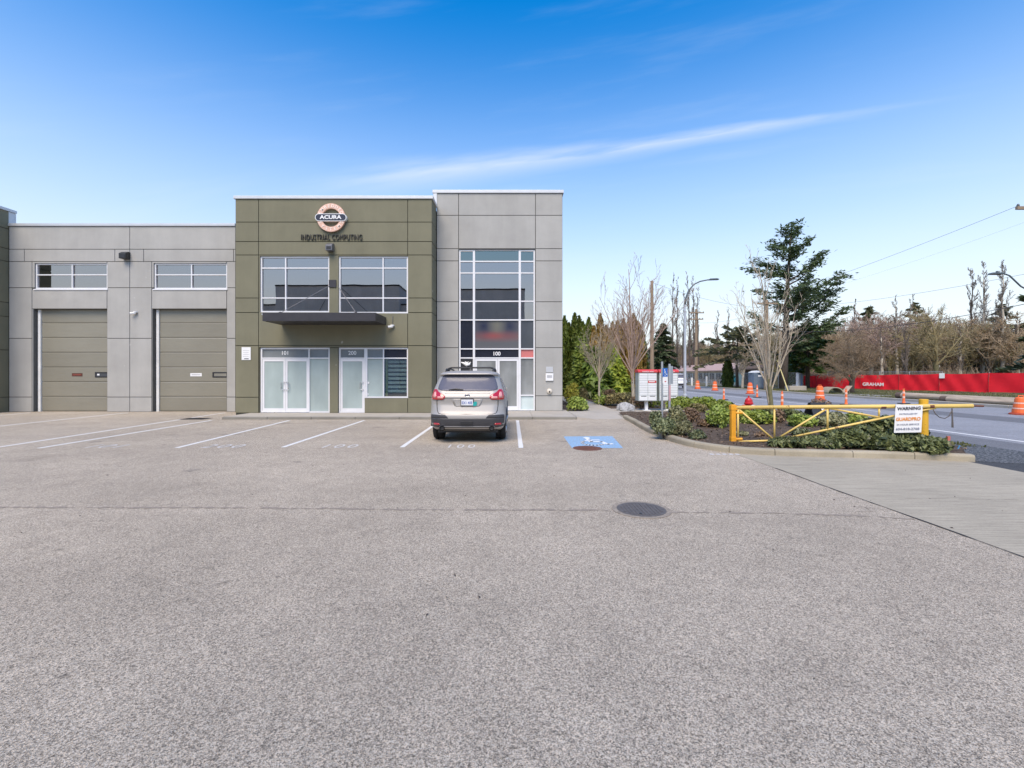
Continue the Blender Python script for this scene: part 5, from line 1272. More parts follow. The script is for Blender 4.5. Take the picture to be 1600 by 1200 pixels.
# portable toilet
M_PT = mat('slate_blue_plastic', (0.13, 0.17, 0.22), .5); 
b = Vector((X(1182, 47), 47, gz(26, 47))); t = thing('portable_toilet', b, 'slate blue portable toilet with a pale roof by the road', 'portable toilet')
MB().box(-.58, .58, -.58, .58, .0, .12).build('skid', M_DGREY, t, local=True); MB().box(-.56, .56, -.56, .56, .12, 1.72).build('cabin', M_PT, t, local=True, bevel=.03)
MB().box(-.42, .42, -.585, -.555, .2, 1.68).build('door', M_PT, t, local=True, bevel=.01); MB().box(-.14, .2, -.592, -.586, 1.32, 1.48).build('door_sign', M_WHITE, t, local=True)
for k in range(4): MB().box(-.5 + .3*k, -.44 + .3*k, -.565, -.55, .3, 1.6).build('wall_rib', M_PT, t, local=True)
MB().lathe([(0, 1.72), (.86, 1.72), (.84, 1.78), (.5, 1.92), (0, 1.96)], (0, 0, 0), 4).build('roof', mat('pale_plastic_roof', (.55, .58, .60), .4), t, local=True, bevel=.02)
children_of(t)[-1].rotation_euler = (0, 0, R(45))
# concrete blocks, culvert end, boards, poles on the verge
b = G(1243, 611, .05); b.z = gz(b.x, b.y); t = thing('concrete_block', b, 'pale concrete block at the left end of the red hoarding', 'block')
MB().box(-.8, .8, -.4, .4, 0, .46).build('block', M_WALK, t, local=True, bevel=.03); MB().tube([(-.3, 0, .45), (-.3, 0, .54), (.3, 0, .54), (.3, 0, .45)], .02, 6).build('lifting_loop', M_GALV, t, local=True)
b = Vector((X(1299, 37.4), 37.4, gz(27, 37.4))); t = thing('culvert_pipe', b, 'half buried concrete culvert ring in the grass before the red hoarding', 'pipe')
vs = []; na = 14
for k in range(na + 1):
    a = math.pi * k / na
    for r in (.57, .66):
        for y in (-.5, .5): vs.append((r*1.05*math.cos(a), y, r*.80*math.sin(a)))
fs = []
for k in range(na):
    i, j = 4*k, 4*(k+1); fs += [(i, j, j+1, i+1), (i+2, i+3, j+3, j+2), (i, i+2, j+2, j), (i+1, j+1, j+3, i+3)]
MB().add(vs, fs + [(0, 1, 3, 2), (4*na, 4*na+2, 4*na+3, 4*na+1)]).build('ring', M_KERB, t, local=True)
b = Vector((X(1323, 37.5), 37.5, gz(27.5, 37.5))); t = thing('tilted_board', b, 'tan plywood board propped at a slant before the dark forked tree', 'board')
MB().add([(-.58, -.1, 0), (-.12, -.1, 0), (.60, .15, .62), (.12, .15, .62), (-.58, -.07, 0), (-.12, -.07, 0), (.60, .18, .62), (.12, .18, .62)], [(0,1,2,3), (7,6,5,4), (0,4,5,1), (1,5,6,2), (2,6,7,3), (3,7,4,0)]).build('sheet', mat('pale_plywood', (.55, .40, .30), .8), t, local=True)
MB().box(.30, .36, .16, .22, 0, .44).build('prop', M_WOOD, t, local=True)
M_PLANK = mat('grey_plank', (0.30, 0.28, 0.25), .9, var=.2, stretch=(1, 6, 6), piece=.15)
for k in range(4):
    b = Vector((25.05 + .42*k, 33.0 + .25*k, gz(25.1 + .42*k, 33))); o = MB().box(-.18, .18, -1.6, 1.6, -.01, .05).build('plank', M_PLANK, local=True, origin=None)
    o.location = b + Vector((0, 0, .01)); o.rotation_euler = (0, 0, R(12 + 4*k))
    tag(o, ['grey plank lying nearest the road edge beside the felled poles', 'grey plank second from the road edge beside the felled poles', 'grey plank third from the road edge beside the felled poles', 'grey plank farthest from the road edge beside the felled poles'][k], 'plank', 'planks on the verge')
M_LOG = mat('old_pole_wood', (0.46, 0.37, 0.28), .9, var=.3, scale=2, stretch=(5, .5, 5), bump=.5, bscale=12); M_LOGD = mat('tarred_pole_end', (0.13, 0.09, 0.07), .9)
def log(label, a, b, r):
    t = thing('felled_pole', a, label, 'log', 'felled poles on the verge'); d = (b - a)
    MB().tube([a + d*k/8 + Vector((random.Random(k).uniform(-.02, .02), 0, 0)) for k in range(9)], [r*(1 - .02*k) for k in range(9)], 14).build('log', M_LOG, t, smooth=False)
    e = MB().tube([a - d.normalized()*.01, a + d.normalized()*.35], r*1.006, 14).build('dark_end', M_LOGD, t)
log('thick felled utility pole lying along the far kerb', Vector((24.75, 29.2, gz(24.75, 29) + .20)), Vector((25.6, 19.5, gz(25.6, 20) + .20)), .205)
log('thinner felled utility pole lying nearest the road behind the gate tip', Vector((24.45, 25.9, gz(24.45, 26) + .155)), Vector((25.0, 18.6, gz(25, 19) + .155)), .16)
# white bits by the far kerb
for k, (px, h) in enumerate([(1081, 1.1), (1104, 1.3)]):
    Y = 25.0*FPX/(px - 800); b = Vector((25.0, Y, gz(25, Y))); tag(MB().box(-.09, .09, -.06, .06, 0, h).build('marker_post', M_WHITE, local=True), ['white marker post beside the white car on the far verge', 'white marker post beside the second orange drum on the far verge'][k], 'post').location = b

# ------------------------------------------------------------------ far houses
M_ROOFP = mat('faded_pink_roof', (0.42, 0.29, 0.25), .8, var=.15); M_CREAM = mat('cream_siding', (0.76, 0.74, 0.70), .7); M_DKROOF = mat('brown_shake_roof', (0.11, 0.075, 0.055), .9, var=.3, scale=6); M_DKWALL = mat('dark_timber_wall', (0.10, 0.065, 0.05), .8)
hb = Vector((37, 74, gz(37, 74))); t = thing('low_house', hb, 'long low cream building with a faded pink roof beyond the road', 'building')
L0, L1 = 74, 112
MB().box(37, 45, L0, L1, hb.z - .2, 2.35).build('wall', M_CREAM, t)
MB().add([(36.2, L0 - 1, 2.36), (36.2, L1 + 1, 2.36), (41, L1 + 1, 3.75), (41, L0 - 1, 3.75), (45.8, L0 - 1, 2.36), (45.8, L1 + 1, 2.36), (36.2, L0 - 1, 2.2), (36.2, L1 + 1, 2.2), (45.8, L0 - 1, 2.2), (45.8, L1 + 1, 2.2)],
    [(0, 1, 2, 3), (3, 2, 5, 4), (6, 7, 1, 0), (0, 3, 4, 8, 6), (1, 7, 9, 5, 2), (6, 8, 9, 7)]).build('roof', M_ROOFP, t)
for k in range(14):
    y = L0 + 1.5 + 2.6*k; wn_ = MB().box(36.93, 37.0, y, y + 1.7, .75, 1.9).build('window', M_SLATE, t)
    MB().box(36.91, 36.929, y + .82, y + .9, .75, 1.9).build('mullion', M_FRAME, wn_)
hb = Vector((36, 62, gz(36, 62))); t = thing('dark_house', hb, 'dark timber house with a deep shaded porch behind the portable toilet', 'building')
MB().box(36.5, 44, 61.5, 72.5, hb.z - .2, 2.5).build('wall', M_DKWALL, t)
MB().add([(35.3, 61, 2.5), (35.3, 73, 2.5), (40, 73, 4.3), (40, 61, 4.3), (45, 61, 2.5), (45, 73, 2.5), (35.3, 61, 2.3), (35.3, 73, 2.3), (45, 61, 2.3), (45, 73, 2.3)], [(0,1,2,3), (3,2,5,4), (6,7,1,0), (0,3,4,8,6), (1,7,9,5,2), (6,8,9,7)]).build('roof', M_DKROOF, t)
for k in range(4):
    y = 62.2 + 2.6*k; MB().box(36.43, 36.5, y, y + 1.6, .6, 2.0).build('window', M_BLACK, t); MB().box(35.7, 35.85, y - .6, y - .45, hb.z - .1, 2.3).build('porch_post', M_DKWALL, t)
# ------------------------------------------------------------------ plants
M_BARK = mat('grey_bark', (0.44, 0.39, 0.31), .9, var=.3, scale=6, stretch=(4, 4, .8)); M_BARKM = mat('mossy_bark', (0.165, 0.15, 0.075), .9, var=.3, scale=5); M_BARKD = mat('dark_bark', (0.085, 0.065, 0.05), .9, var=.3, scale=5)
M_TWIGP = mat('pale_twigs', (0.50, 0.42, 0.31), .9, var=.2); M_TWIGR = mat('reddish_twigs', (0.40, 0.29, 0.23), .9, var=.2); M_TWIGD = mat('dark_twigs', (0.20, 0.165, 0.135), .9, var=.2); M_TWIGO = mat('olive_twigs', (0.33, 0.27, 0.14), .9, var=.2); M_TWIGF = mat('brown_twigs', (0.26, 0.19, 0.12), .9, var=.2); M_TWIGB = mat('tan_twigs', (0.40, 0.30, 0.19), .9, var=.2)
L_CEDAR = leaf_mat('cedar_hedge_leaf', (0.048, 0.078, 0.010), (0.174, 0.213, 0.029)); L_CEDARB = leaf_mat('bronzed_cedar_leaf', (0.158, 0.104, 0.022), (0.399, 0.255, 0.063))
L_LIME = leaf_mat('lime_cypress_leaf', (0.154, 0.223, 0.025), (0.462, 0.524, 0.067)); L_LAUREL = leaf_mat('laurel_leaf', (0.063, 0.114, 0.021), (0.294, 0.399, 0.071), rough=.4)
L_CONIF = leaf_mat('dark_conifer_needles', (0.037, 0.055, 0.029), (0.143, 0.177, 0.086)); L_CONIFG = leaf_mat('green_conifer_needles', (0.053, 0.095, 0.025), (0.190, 0.252, 0.067)); L_BIGC = leaf_mat('cedar_spray_green', (0.052, 0.085, 0.040), (0.225, 0.30, 0.14)); L_PINE = leaf_mat('grey_green_pine_needles', (0.095, 0.104, 0.053), (0.265, 0.260, 0.133))
L_RHODO = leaf_mat('rhododendron_leaf', (0.105, 0.153, 0.024), (0.419, 0.483, 0.089), rough=.4); L_BRIGHT = leaf_mat('bright_shrub_leaf', (0.119, 0.182, 0.028), (0.476, 0.560, 0.126), rough=.4)
L_HEATH = leaf_mat('heath_foliage', (0.143, 0.129, 0.057), (0.386, 0.322, 0.139)); L_HEATHB = leaf_mat('brown_heath_foliage', (0.140, 0.087, 0.056), (0.336, 0.231, 0.140)); L_GOLD = leaf_mat('golden_foliage', (0.353, 0.273, 0.042), (0.700, 0.692, 0.112)); L_ORANGE = leaf_mat('orange_foliage', (0.470, 0.182, 0.028), (0.700, 0.455, 0.070))
L_DUSTY = leaf_mat('dusty_green_leaf', (0.061, 0.083, 0.039), (0.264, 0.286, 0.143), rough=.45); L_VARI = leaf_mat('variegated_leaf', (0.10, 0.11, 0.045), (0.42, 0.40, 0.22)); L_COVER = leaf_mat('dark_ground_cover_leaf', (0.040, 0.057, 0.022), (0.276, 0.305, 0.121), rough=.38); L_GRASS = leaf_mat('grass_blade', (0.075, 0.085, 0.030), (0.22, 0.215, 0.09)); L_DRY = leaf_mat('dry_leaf', (0.07, 0.045, 0.03), (0.26, 0.18, 0.12), .1)

def unit(a): return a / np.maximum(np.linalg.norm(a, axis=1, keepdims=True), 1e-9)
def leaf_obj(name, C, Nn, size, aspect, rg, m, parent=None, T=None, tone=None, loc=None):
    n = len(C); Nn = unit(Nn)
    if T is None: T = rg.normal(size=(n, 3))
    T = unit(T - Nn * (T * Nn).sum(1, keepdims=True)); B = np.cross(Nn, T)
    s = np.asarray(size).reshape(-1, 1) * np.ones((n, 1))
    V = np.stack([C - T*s*aspect, C + B*s*.5, C + T*s*aspect, C - B*s*.5], 1).reshape(-1, 3)
    me = bpy.data.meshes.new(name); me.vertices.add(4*n); me.vertices.foreach_set('co', V.ravel().astype(np.float32))
    me.loops.add(4*n); me.loops.foreach_set('vertex_index', np.arange(4*n, dtype=np.int32))
    me.polygons.add(n); me.polygons.foreach_set('loop_start', np.arange(0, 4*n, 4, dtype=np.int32))
    me.update(calc_edges=True)
    at = me.attributes.new('tone', 'FLOAT', 'FACE'); at.data.foreach_set('value', (rg.random(n) if tone is None else tone).astype(np.float32))
    return mesh_obj(name, me, m, parent, loc)
def sph(rg, n): return unit(rg.normal(size=(n, 3)))

def shrub(name, label, loc, rx, rz, m, n=1100, leaf=.06, seed=1, group=None, ry=None, lumps=7, aspect=.9, cat='shrub', upright=False):
    rg = np.random.default_rng(seed); ry = ry or rx
    t = thing(name, loc, label, cat, group)
    cen = sph(rg, lumps) * rg.uniform(.25, .62, (lumps, 1)); cen[:, 2] = np.abs(cen[:, 2]) * .8; cen[0] = (0, 0, .1); rad = rg.uniform(.34, .55, lumps); rad[0] = .62
    k = rg.integers(0, lumps, n); d = sph(rg, n); d[:, 2] = np.where(d[:, 2] < -.5, -d[:, 2], d[:, 2])
    P = cen[k] + d * (rad[k] * rg.uniform(.72, 1.06, n) ** .8)[:, None]
    keep = P[:, 2] > -.34; P, d = P[keep], d[keep]
    C = P * np.array([rx, ry, rz*.74]) + np.array([0, 0, rz*.27])
    C[:, 2] = np.maximum(C[:, 2], .015)
    Nn = d * .8 + rg.normal(size=d.shape) * .55 + np.array([0, 0, .35])
    T = (d + np.array([0, 0, .9]) + rg.normal(size=d.shape)*.35) if upright else None
    leaf_obj('foliage', C, Nn, leaf * rg.uniform(.6, 1.25, len(C)), aspect, rg, m, t, T)
    rr = random.Random(seed); mb = MB()
    for q in range(7):
        a = rr.uniform(0, 6.28); e = rr.uniform(.2, .55)
        mb.tube([(0.03*math.cos(a), .03*math.sin(a), -.06), (rx*e*.5*math.cos(a), ry*e*.5*math.sin(a), rz*.35), (rx*e*math.cos(a), ry*e*math.sin(a), rz*.7)], [.014, .010, .005], 4)
    mb.build('stem', M_BARKD, t, local=True)
    return t

def grow(mb, p, d, L, r, lvl, rr, P):
    """one limb with wobble and its children; P is the per-level recipe"""
    q = P[lvl]; nseg = q['seg']; pts = [p]; rad = [r]; dd = d.copy()
    for k in range(nseg):
        w = Vector((rr.gauss(0, 1), rr.gauss(0, 1), rr.gauss(0, 1))) * q['wob']
        dd = (dd + w + Vector((0, 0, q['up']))).normalized()
        pts.append(pts[-1] + dd * (L / nseg)); rad.append(max(r * (1 - (1 - q['taper']) * (k + 1) / nseg), q.get('rmin', .003)))
    mb.tube(pts, rad, q['n'], cap=False)
    if lvl + 1 >= len(P): return
    c = P[lvl + 1]
    for i in range(q['kids']):
        t = q['t0'] + (1 - q['t0']) * (i + rr.random()) / q['kids']; f = t * nseg; k = min(int(f), nseg - 1); u = f - k
        b = pts[k].lerp(pts[k+1], u); ax = (pts[k+1] - pts[k]).normalized(); e1, e2 = perp(ax); a = rr.uniform(0, 6.283); ang = R(c['ang'] * rr.uniform(.7, 1.3))
        nd = (ax * math.cos(ang) + (e1*math.cos(a) + e2*math.sin(a)) * math.sin(ang)).normalized()
        grow(mb, b, nd, L * c['len'] * rr.uniform(.6, 1.2) * (1.15 - .5*t), min(rad[k] * c['rad'], rad[k]*.9), lvl + 1, rr, P)

def bare_tree(name, label, loc, H, trunk_h, r, recipe, limbs, limb_len, spread, seed, mtrunk, mtwig, group=None, up=.12, lean=(0, 0), fork=True, z_spread=.35):
    rr = random.Random(seed); t = thing(name, loc, label, 'tree', group)
    tk = MB(); pts = [Vector((0, 0, -.1))]; d = Vector((lean[0], lean[1], 1)).normalized()
    for k in range(5): d = (d + Vector((rr.gauss(0, .03), rr.gauss(0, .03), 0))).normalized(); pts.append(pts[-1] + d * (trunk_h + .1) / 5)
    tk.tube(pts, [r*1.25, r*1.05, r, r*.95, r*.9, r*.85], 9)
    crown = MB()
    for i in range(limbs):
        a = 2*math.pi*(i + rr.uniform(-.3, .3)) / limbs * (1 if limbs < 9 else 2.4); sp = R(spread * rr.uniform(.35, 1.1)) if i else R(4)
        dd = Vector((math.cos(a)*math.sin(sp), math.sin(a)*math.sin(sp), math.cos(sp)))
        base = pts[-1] - Vector((0, 0, rr.uniform(0, trunk_h*z_spread) if i else .05))
        grow(crown if i else crown, base, dd, limb_len * rr.uniform(.75, 1.1) * (1.0 if i else 1.1), r * (.42 if i else .7), 0, rr, recipe)
    tk.build('trunk', mtrunk, t, local=True, smooth=True); crown.build('crown', mtwig, t, local=True, smooth=True)
    return t
VASE = [dict(seg=6, wob=.07, up=.05, taper=.25, n=5, kids=7, t0=.22), dict(seg=4, wob=.10, up=.10, taper=.3, n=4, kids=5, t0=.2, ang=28, len=.42, rad=.5), dict(seg=3, wob=.12, up=.10, taper=.4, n=3, kids=2, t0=.3, ang=30, len=.42, rad=.6, rmin=.006), dict(seg=2, wob=.15, up=.08, taper=.5, n=3, kids=0, t0=0, ang=32, len=.5, rad=.7, rmin=.005)]
def rec(kids=(8, 5, 4), ang=(38, 40, 42), ln=(.5, .45, .45), rmin=.012, up=.05, wob=.12):
    return [dict(seg=6, wob=wob*.8, up=up, taper=.3, n=5, kids=kids[0], t0=.2), dict(seg=4, wob=wob, up=up, taper=.3, n=4, kids=kids[1], t0=.15, ang=ang[0], len=ln[0], rad=.5, rmin=rmin*1.4),
            dict(seg=3, wob=wob*1.2, up=up, taper=.4, n=3, kids=kids[2], t0=.15, ang=ang[1], len=ln[1], rad=.55, rmin=rmin*1.1), dict(seg=2, wob=wob*1.3, up=up, taper=.5, n=3, kids=0, t0=0, ang=ang[2], len=ln[2], rad=.6, rmin=rmin)]

# three young street trees with bare vase crowns
b = G(937, 607, .1); b = Vector((X(936, 23.5), 23.5, .02))
bare_tree('young_bare_tree', 'slim young bare tree with pale upswept twigs before the cedar hedge', b, 5, 1.75, .055, VASE, 15, 2.5, 36, 21, M_BARK, M_TWIGP, 'bare street trees')
b = Vector((X(990, 22), 22, .02))
bare_tree('young_bare_tree', 'taller bare tree with reddish upswept branches beside the left mailbox', b, 6.5, 1.9, .08, VASE, 17, 4.0, 33, 33, M_BARK, M_TWIGR, 'bare street trees')
b = Vector((X(1206, 16.4), 16.4, .06))
bare_tree('young_bare_tree', 'slender bare tree standing behind the yellow gate', b, 4.6, 1.55, .075, [dict(VASE[0], kids=6), dict(VASE[1], kids=4), dict(VASE[2], kids=2), VASE[3]], 12, 3.3, 27, 47, M_BARKM, M_TWIGP, 'bare street trees', z_spread=.75)

# ------------------------------------------------------------------ conifers
def conifer(name, label, loc, H, R0, m, seed, group=None, dens=1.0, base=.12, droop=.25, irregular=0.0, leaf=.28, power=.85, nb=70, trunk_r=.2, sides=None, mbark=M_BARKD):
    rg = np.random.default_rng(seed); rr = random.Random(seed); t = thing(name, loc, label, 'tree', group)
    tk = MB(); tk.tube([(0, 0, -.2), (0.05*rr.gauss(0, 1), .05, H*.4), (.08*rr.gauss(0, 1), .0, H*.75), (0, 0, H*.99)], [trunk_r, trunk_r*.75, trunk_r*.4, .02], 8)
    Cs, Ts, Ns = [], [], []
    br = MB()
    for i in range(nb):
        u = (i + rr.random()) / nb; z = H * (base + (1 - base) * u); a = i * 2.399963 + rr.uniform(-.4, .4)
        L = R0 * (1 - u) ** power * rr.uniform(1 - irregular, 1 + irregular*.6) + .12*R0*(1-u) + .15
        if sides: L *= sides(a, u)
        el = .35*(u - .35) - droop*.5 + rr.uniform(-.1, .1); dx, dy = math.cos(a), math.sin(a)
        pts = []
        for k in range(5):
            s = k / 4; pts.append(Vector((dx*L*s, dy*L*s, z + L*(el*s*2 - droop*s*s + .35*droop*s**3))))
        br.tube(pts, [max(.012, .05*L/R0*(1 - .2*k)) for k in range(5)], 3, cap=False)
        nn = int(dens * (10 + 46 * L / max(R0, .1)))
        for q in range(nn):
            s = .18 + .82 * rr.random() ** .7; f = s*4; k = min(int(f), 3); c = pts[k].lerp(pts[k+1], f - k)
            w = L * .24 * (1.1 - s*.75) + .08; lat = rr.gauss(0, .6) * w
            Cs.append((c.x - dy*lat, c.y + dx*lat, c.z - abs(lat)*.25 + rr.gauss(0, .06*leaf/.28))); sg = 1 if lat > 0 else -1
            Ts.append((dx - dy*sg*.8, dy + dx*sg*.8, -.15 + rr.gauss(0, .25))); Ns.append((rr.gauss(0, .45), rr.gauss(0, .45), 1))
    for q in range(int(30*dens)):
        Cs.append((rr.gauss(0, .05*R0), rr.gauss(0, .05*R0), H*(1 - .12*rr.random()))); Ts.append((rr.gauss(0, .5), rr.gauss(0, .5), 1)); Ns.append((rr.gauss(0, 1), rr.gauss(0, 1), .2))
    C = np.array(Cs); leaf_obj('crown', C, np.array(Ns), leaf * rg.uniform(.6, 1.3, len(C)), 1.15, rg, m, t, np.array(Ts))
    tk.build('trunk', mbark, t, local=True, smooth=True); br.build('branches', mbark, t, local=True)
    return t
def ragged_conifer(name, label, loc, seed):
    """wind-torn conifer: long ascending limbs, each carrying clumps of drooping sprays"""
    rr = random.Random(seed); rg = np.random.default_rng(seed); t = thing(name, loc, label, 'tree'); D = loc.y
    P = lambda px, py: Vector((X(px, D) - loc.x, 0, Z(py, D) - loc.z))
    top = P(1237, 347); tr = [Vector((0, 0, -.2)), P(1226, 560), P(1229, 480), P(1232, 420), top]
    tk = MB(); tk.tube(tr, [.42, .34, .25, .14, .03], 10)
    def trunk_at(z):
        for a, b in zip(tr[:-1], tr[1:]):
            if a.z <= z <= b.z: return a.lerp(b, (z - a.z) / (b.z - a.z))
        return tr[-1]
    tips = [(1222, 356, 372), (1250, 352, 372), (1214, 371, 392), (1262, 372, 400), (1202, 388, 406), (1183, 401, 424), (1172, 418, 430), (1205, 415, 435), (1283, 393, 440), (1272, 408, 446), (1298, 432, 470), (1322, 428, 486), (1321, 446, 496), (1268, 430, 470), (1300, 476, 520), (1318, 482, 530), (1308, 502, 540), (1285, 505, 545), (1190, 452, 478), (1210, 445, 470), (1168, 492, 512), (1280, 455, 500), (1262, 470, 505), (1255, 520, 545), (1275, 535, 548)]
    limbs = [(P(px, py) + Vector((0, rr.uniform(-1.6, 1.6), 0)), P(1230, pa).z) for px, py, pa in tips]
    for i in range(14):
        z = rr.uniform(P(0, 520).z, P(0, 372).z); u = (z - P(0, 520).z) / (P(0, 372).z - P(0, 520).z); L = rr.uniform(1.0, 4.6*(1 - u) + 1.0); a = rr.choice([-1, 1]) * rr.uniform(.9, 2.2)
        limbs.append((trunk_at(z) + Vector((math.cos(a)*L*.8, math.sin(a)*L, L*rr.uniform(.25, .7))), z))
    br = MB(); Cs, Ts, Ns = [], [], []
    def spray(c, d, s):
        for q in range(int(14*s)):
            o = Vector((rr.gauss(0, .30), rr.gauss(0, .30), rr.gauss(-.04, .07))) * s + d*rr.gauss(0, .22)*s; Cs.append(c + o); Ts.append(d*.8 + Vector((rr.gauss(0, .5), rr.gauss(0, .5), rr.gauss(-.2, .3)))); Ns.append((rr.gauss(0, .5), rr.gauss(0, .5), 1))
    for tip, z in limbs:
        b = trunk_at(z); L = (tip - b).length; sag = Vector((0, 0, -.10*L)); pts = [b.lerp(tip, k/6) + sag*4*(k/6)*(1 - k/6)*.8 + Vector((rr.gauss(0, .05), rr.gauss(0, .05), rr.gauss(0, .05)))*(k > 0) for k in range(7)]
        br.tube(pts, [max(.02, (.035 + .018*L)*(1 - .14*k)) for k in range(7)], 5, cap=False); d = (tip - b).normalized(); side = d.cross(Vector((0, 0, 1))).normalized()
        for q in range(int(5 + 3.2*L)):
            s = .22 + .80*rr.random()**.75; f = min(s, .999)*6; k = int(f); c = pts[k].lerp(pts[k+1], f - k); lat = rr.gauss(0, .42)*(1.25 - .7*s)*min(L*.45, 1.5); e = c + side*lat + d*abs(lat)*.5 + Vector((0, 0, rr.gauss(.0, .12) - abs(lat)*.15))
            br.tube([c, c.lerp(e, .5) + Vector((0, 0, .05)), e], [.018, .014, .008], 3, cap=False); spray(e, (d + side*(1 if lat > 0 else -1)*.7).normalized(), rr.uniform(.7, 1.25)); 
            if rr.random() < .6: spray(c.lerp(e, .5), d, .8)
    for q in range(16): spray(top - Vector((rr.gauss(0, .25), rr.gauss(0, .25), rr.uniform(0, 1.6))), Vector((rr.gauss(0, 1), rr.gauss(0, 1), .6)).normalized(), .8)
    C = np.array(Cs); leaf_obj('crown', C, np.array(Ns), 0.15*rg.uniform(.6, 1.4, len(C)), 1.5, rg, L_BIGC, t, np.array(Ts))
    tk.build('trunk', M_BARKD, t, local=True, smooth=True); br.build('branches', M_BARKD, t, local=True); return t
bp = Vector((28.6, 48.0, gz(28.6, 48)))
ragged_conifer('big_conifer', 'tall ragged dark conifer towering over the roadworks', bp, 61)
bp = Vector((X(1262, 52), 52, gz(31, 52)))
conifer('spreading_conifer', 'low spreading dark green conifer beneath the tall ragged one', bp, 7.2, 2.9, L_CONIFG, 62, None, 2.2, .42, .12, .35, .30, .5, 42, .25)
bp = Vector((X(1152, 52), 52, gz(26, 52)))
conifer('grey_pine', 'loose grey green pine beside the bare pale tree behind the toilet', bp, 6.4, 4.2, L_PINE, 63, None, 1.1, .55, .0, .5, .30, .45, 40, .2)
bp = Vector((X(1036, 78), 78, 0))
conifer('spruce_tree', 'dark spruce far behind the mailboxes right of the bare wooden pole', bp, Z(508, 78), 3.6, L_CONIF, 64, None, 1.8, .05, .25, .25, .42, .8, 70, .3)

# cedar hedge: narrow columns side by side
def cedar(name, label, loc, H, r, m, seed, group, n=2600, leaf=.13):
    rg = np.random.default_rng(seed); t = thing(name, loc, label, 'tree', group)
    u = rg.random(n); a = rg.random(n)*6.283; prof = np.interp(u, [0, .08, .35, .75, .93, 1], [.80, 1, .98, .66, .28, .02])
    rad = r * prof * (1 + .16*np.sin(a*5 + u*9) + .10*np.sin(a*9 - u*23)) * rg.uniform(.72, 1.04, n)
    C = np.stack([rad*np.cos(a), rad*np.sin(a), .05 + u*H], 1); O = np.stack([np.cos(a), np.sin(a), 0*a], 1)
    leaf_obj('crown', C, O + rg.normal(size=C.shape)*.45, leaf*rg.uniform(.6, 1.3, n), 1.3, rg, m, t, O*.35 + np.array([0, 0, 1.0]) + rg.normal(size=C.shape)*.25)
    MB().tube([(0, 0, -.1), (0, 0, H*.9)], [.06, .015], 6).build('trunk', M_BARKD, t, local=True)
    return t
ced = [(882, 497, 0), (889, 508, 0), (898, 493, 0), (905, 497, 0), (911, 506, 0), (920, 500, 0), (928, 513, 1), (938, 494, 1), (947, 512, 1), (957, 507, 1), (965, 505, 1), (974, 502, 1), (983, 500, 1), (990, 494, 1), (997, 506, 1), (1003, 520, 0)]
ords = ['first', 'second', 'third', 'fourth', 'fifth', 'sixth', 'seventh', 'eighth', 'ninth', 'tenth', 'eleventh', 'twelfth', 'thirteenth', 'fourteenth', 'fifteenth', 'sixteenth']
for k, (px, py, br) in enumerate(ced):
    Y = 33 + (.4 if k % 2 else 0); H = Z(py, Y) + .05
    cedar('hedge_cedar', '%s %s cedar column of the hedge, counted from the tower corner' % (ords[k], 'bronzed' if br else 'green'), (X(px, Y), Y, 0), H, .50 + .05*(k % 3), L_CEDARB if br else L_CEDAR, 100 + k, 'hedge of cedar columns')
# lime cypress and laurel in front of the hedge
def cone_bush(name, label, loc, H, r, m, seed, n=3600, leaf=.16, cat='tree'):
    rg = np.random.default_rng(seed); t = thing(name, loc, label, cat)
    u = rg.random(n)**1.2; a = rg.random(n)*6.283; prof = np.interp(u, [0, .12, .5, .85, 1], [.85, 1, .72, .30, .03])
    rad = r*prof*(1 + .2*np.sin(a*4 + u*8))*rg.uniform(.6, 1.05, n); C = np.stack([rad*np.cos(a), rad*np.sin(a), .05 + u*H], 1); O = np.stack([np.cos(a), np.sin(a), 0*a], 1)
    leaf_obj('crown', C, O*.6 + np.array([0, 0, .5]) + rg.normal(size=C.shape)*.4, leaf*rg.uniform(.6, 1.3, n), 1.6, rg, m, t, O + np.array([0, 0, .25]) + rg.normal(size=C.shape)*.3)
    MB().tube([(0, 0, -.1), (0, 0, H*.8)], [.07, .02], 6).build('trunk', M_BARKD, t, local=True); return t
cone_bush('lime_cypress', 'lime green feathery cypress between the two young bare trees', (X(956, 31.3), 31.3, 0), Z(540, 31.3), 1.15, L_LIME, 131)
cone_bush('laurel_bush', 'glossy dark green laurel with arching leaves behind the smaller bare tree', (X(929, 30.6), 30.6, 0), Z(547, 30.6), 1.35, L_LAUREL, 132, 2600, .22, 'shrub')
cone_bush('weeping_cedar', 'bright green feathery cedar branch mass left of the smaller bare tree', (X(908, 31.2), 31.2, 0), Z(530, 31.2), .85, L_BRIGHT, 133, 1500, .2)

# ------------------------------------------------------------------ shrubs (px, base row, half width px, height px, z of the bed)
def sh(px, py, hw, hp, m, label, n=1000, leaf=.06, z=.09, seed=None, up=False, lumps=7, squash=None, asp=.9):
    b = G(px, py, z); s = b.y / FPX; shrub('shrub', label, (b.x, b.y, z - .02), hw*s*1.15, hp*s*1.25, m, n, leaf, seed or int(px*7 + py), 'planted shrubs', None if squash is None else hw*s*squash, lumps, asp, upright=up)
Z0 = .03
sh(893, 632, 14, 32, L_GOLD, 'golden orange shrub at the tower corner', 1500, .075, Z0)
sh(913, 628, 9, 20, L_HEATH, 'straw coloured shrub between the golden shrub and the path', 900, .06, Z0)
sh(899, 643, 20, 22, L_BRIGHT, 'wide bright green shrub at the foot of the tower corner', 2000, .075, Z0)
sh(925, 612, 13, 14, L_GOLD, 'small yellow green clump at the far end of the path', 900, .07, Z0)
sh(938, 622, 16, 16, L_HEATH, 'grey brown mound beside the path below the smaller bare tree', 1100, .06, Z0)
sh(955, 613, 16, 13, L_BRIGHT, 'low bright clump between the two young trees', 900, .07, Z0)
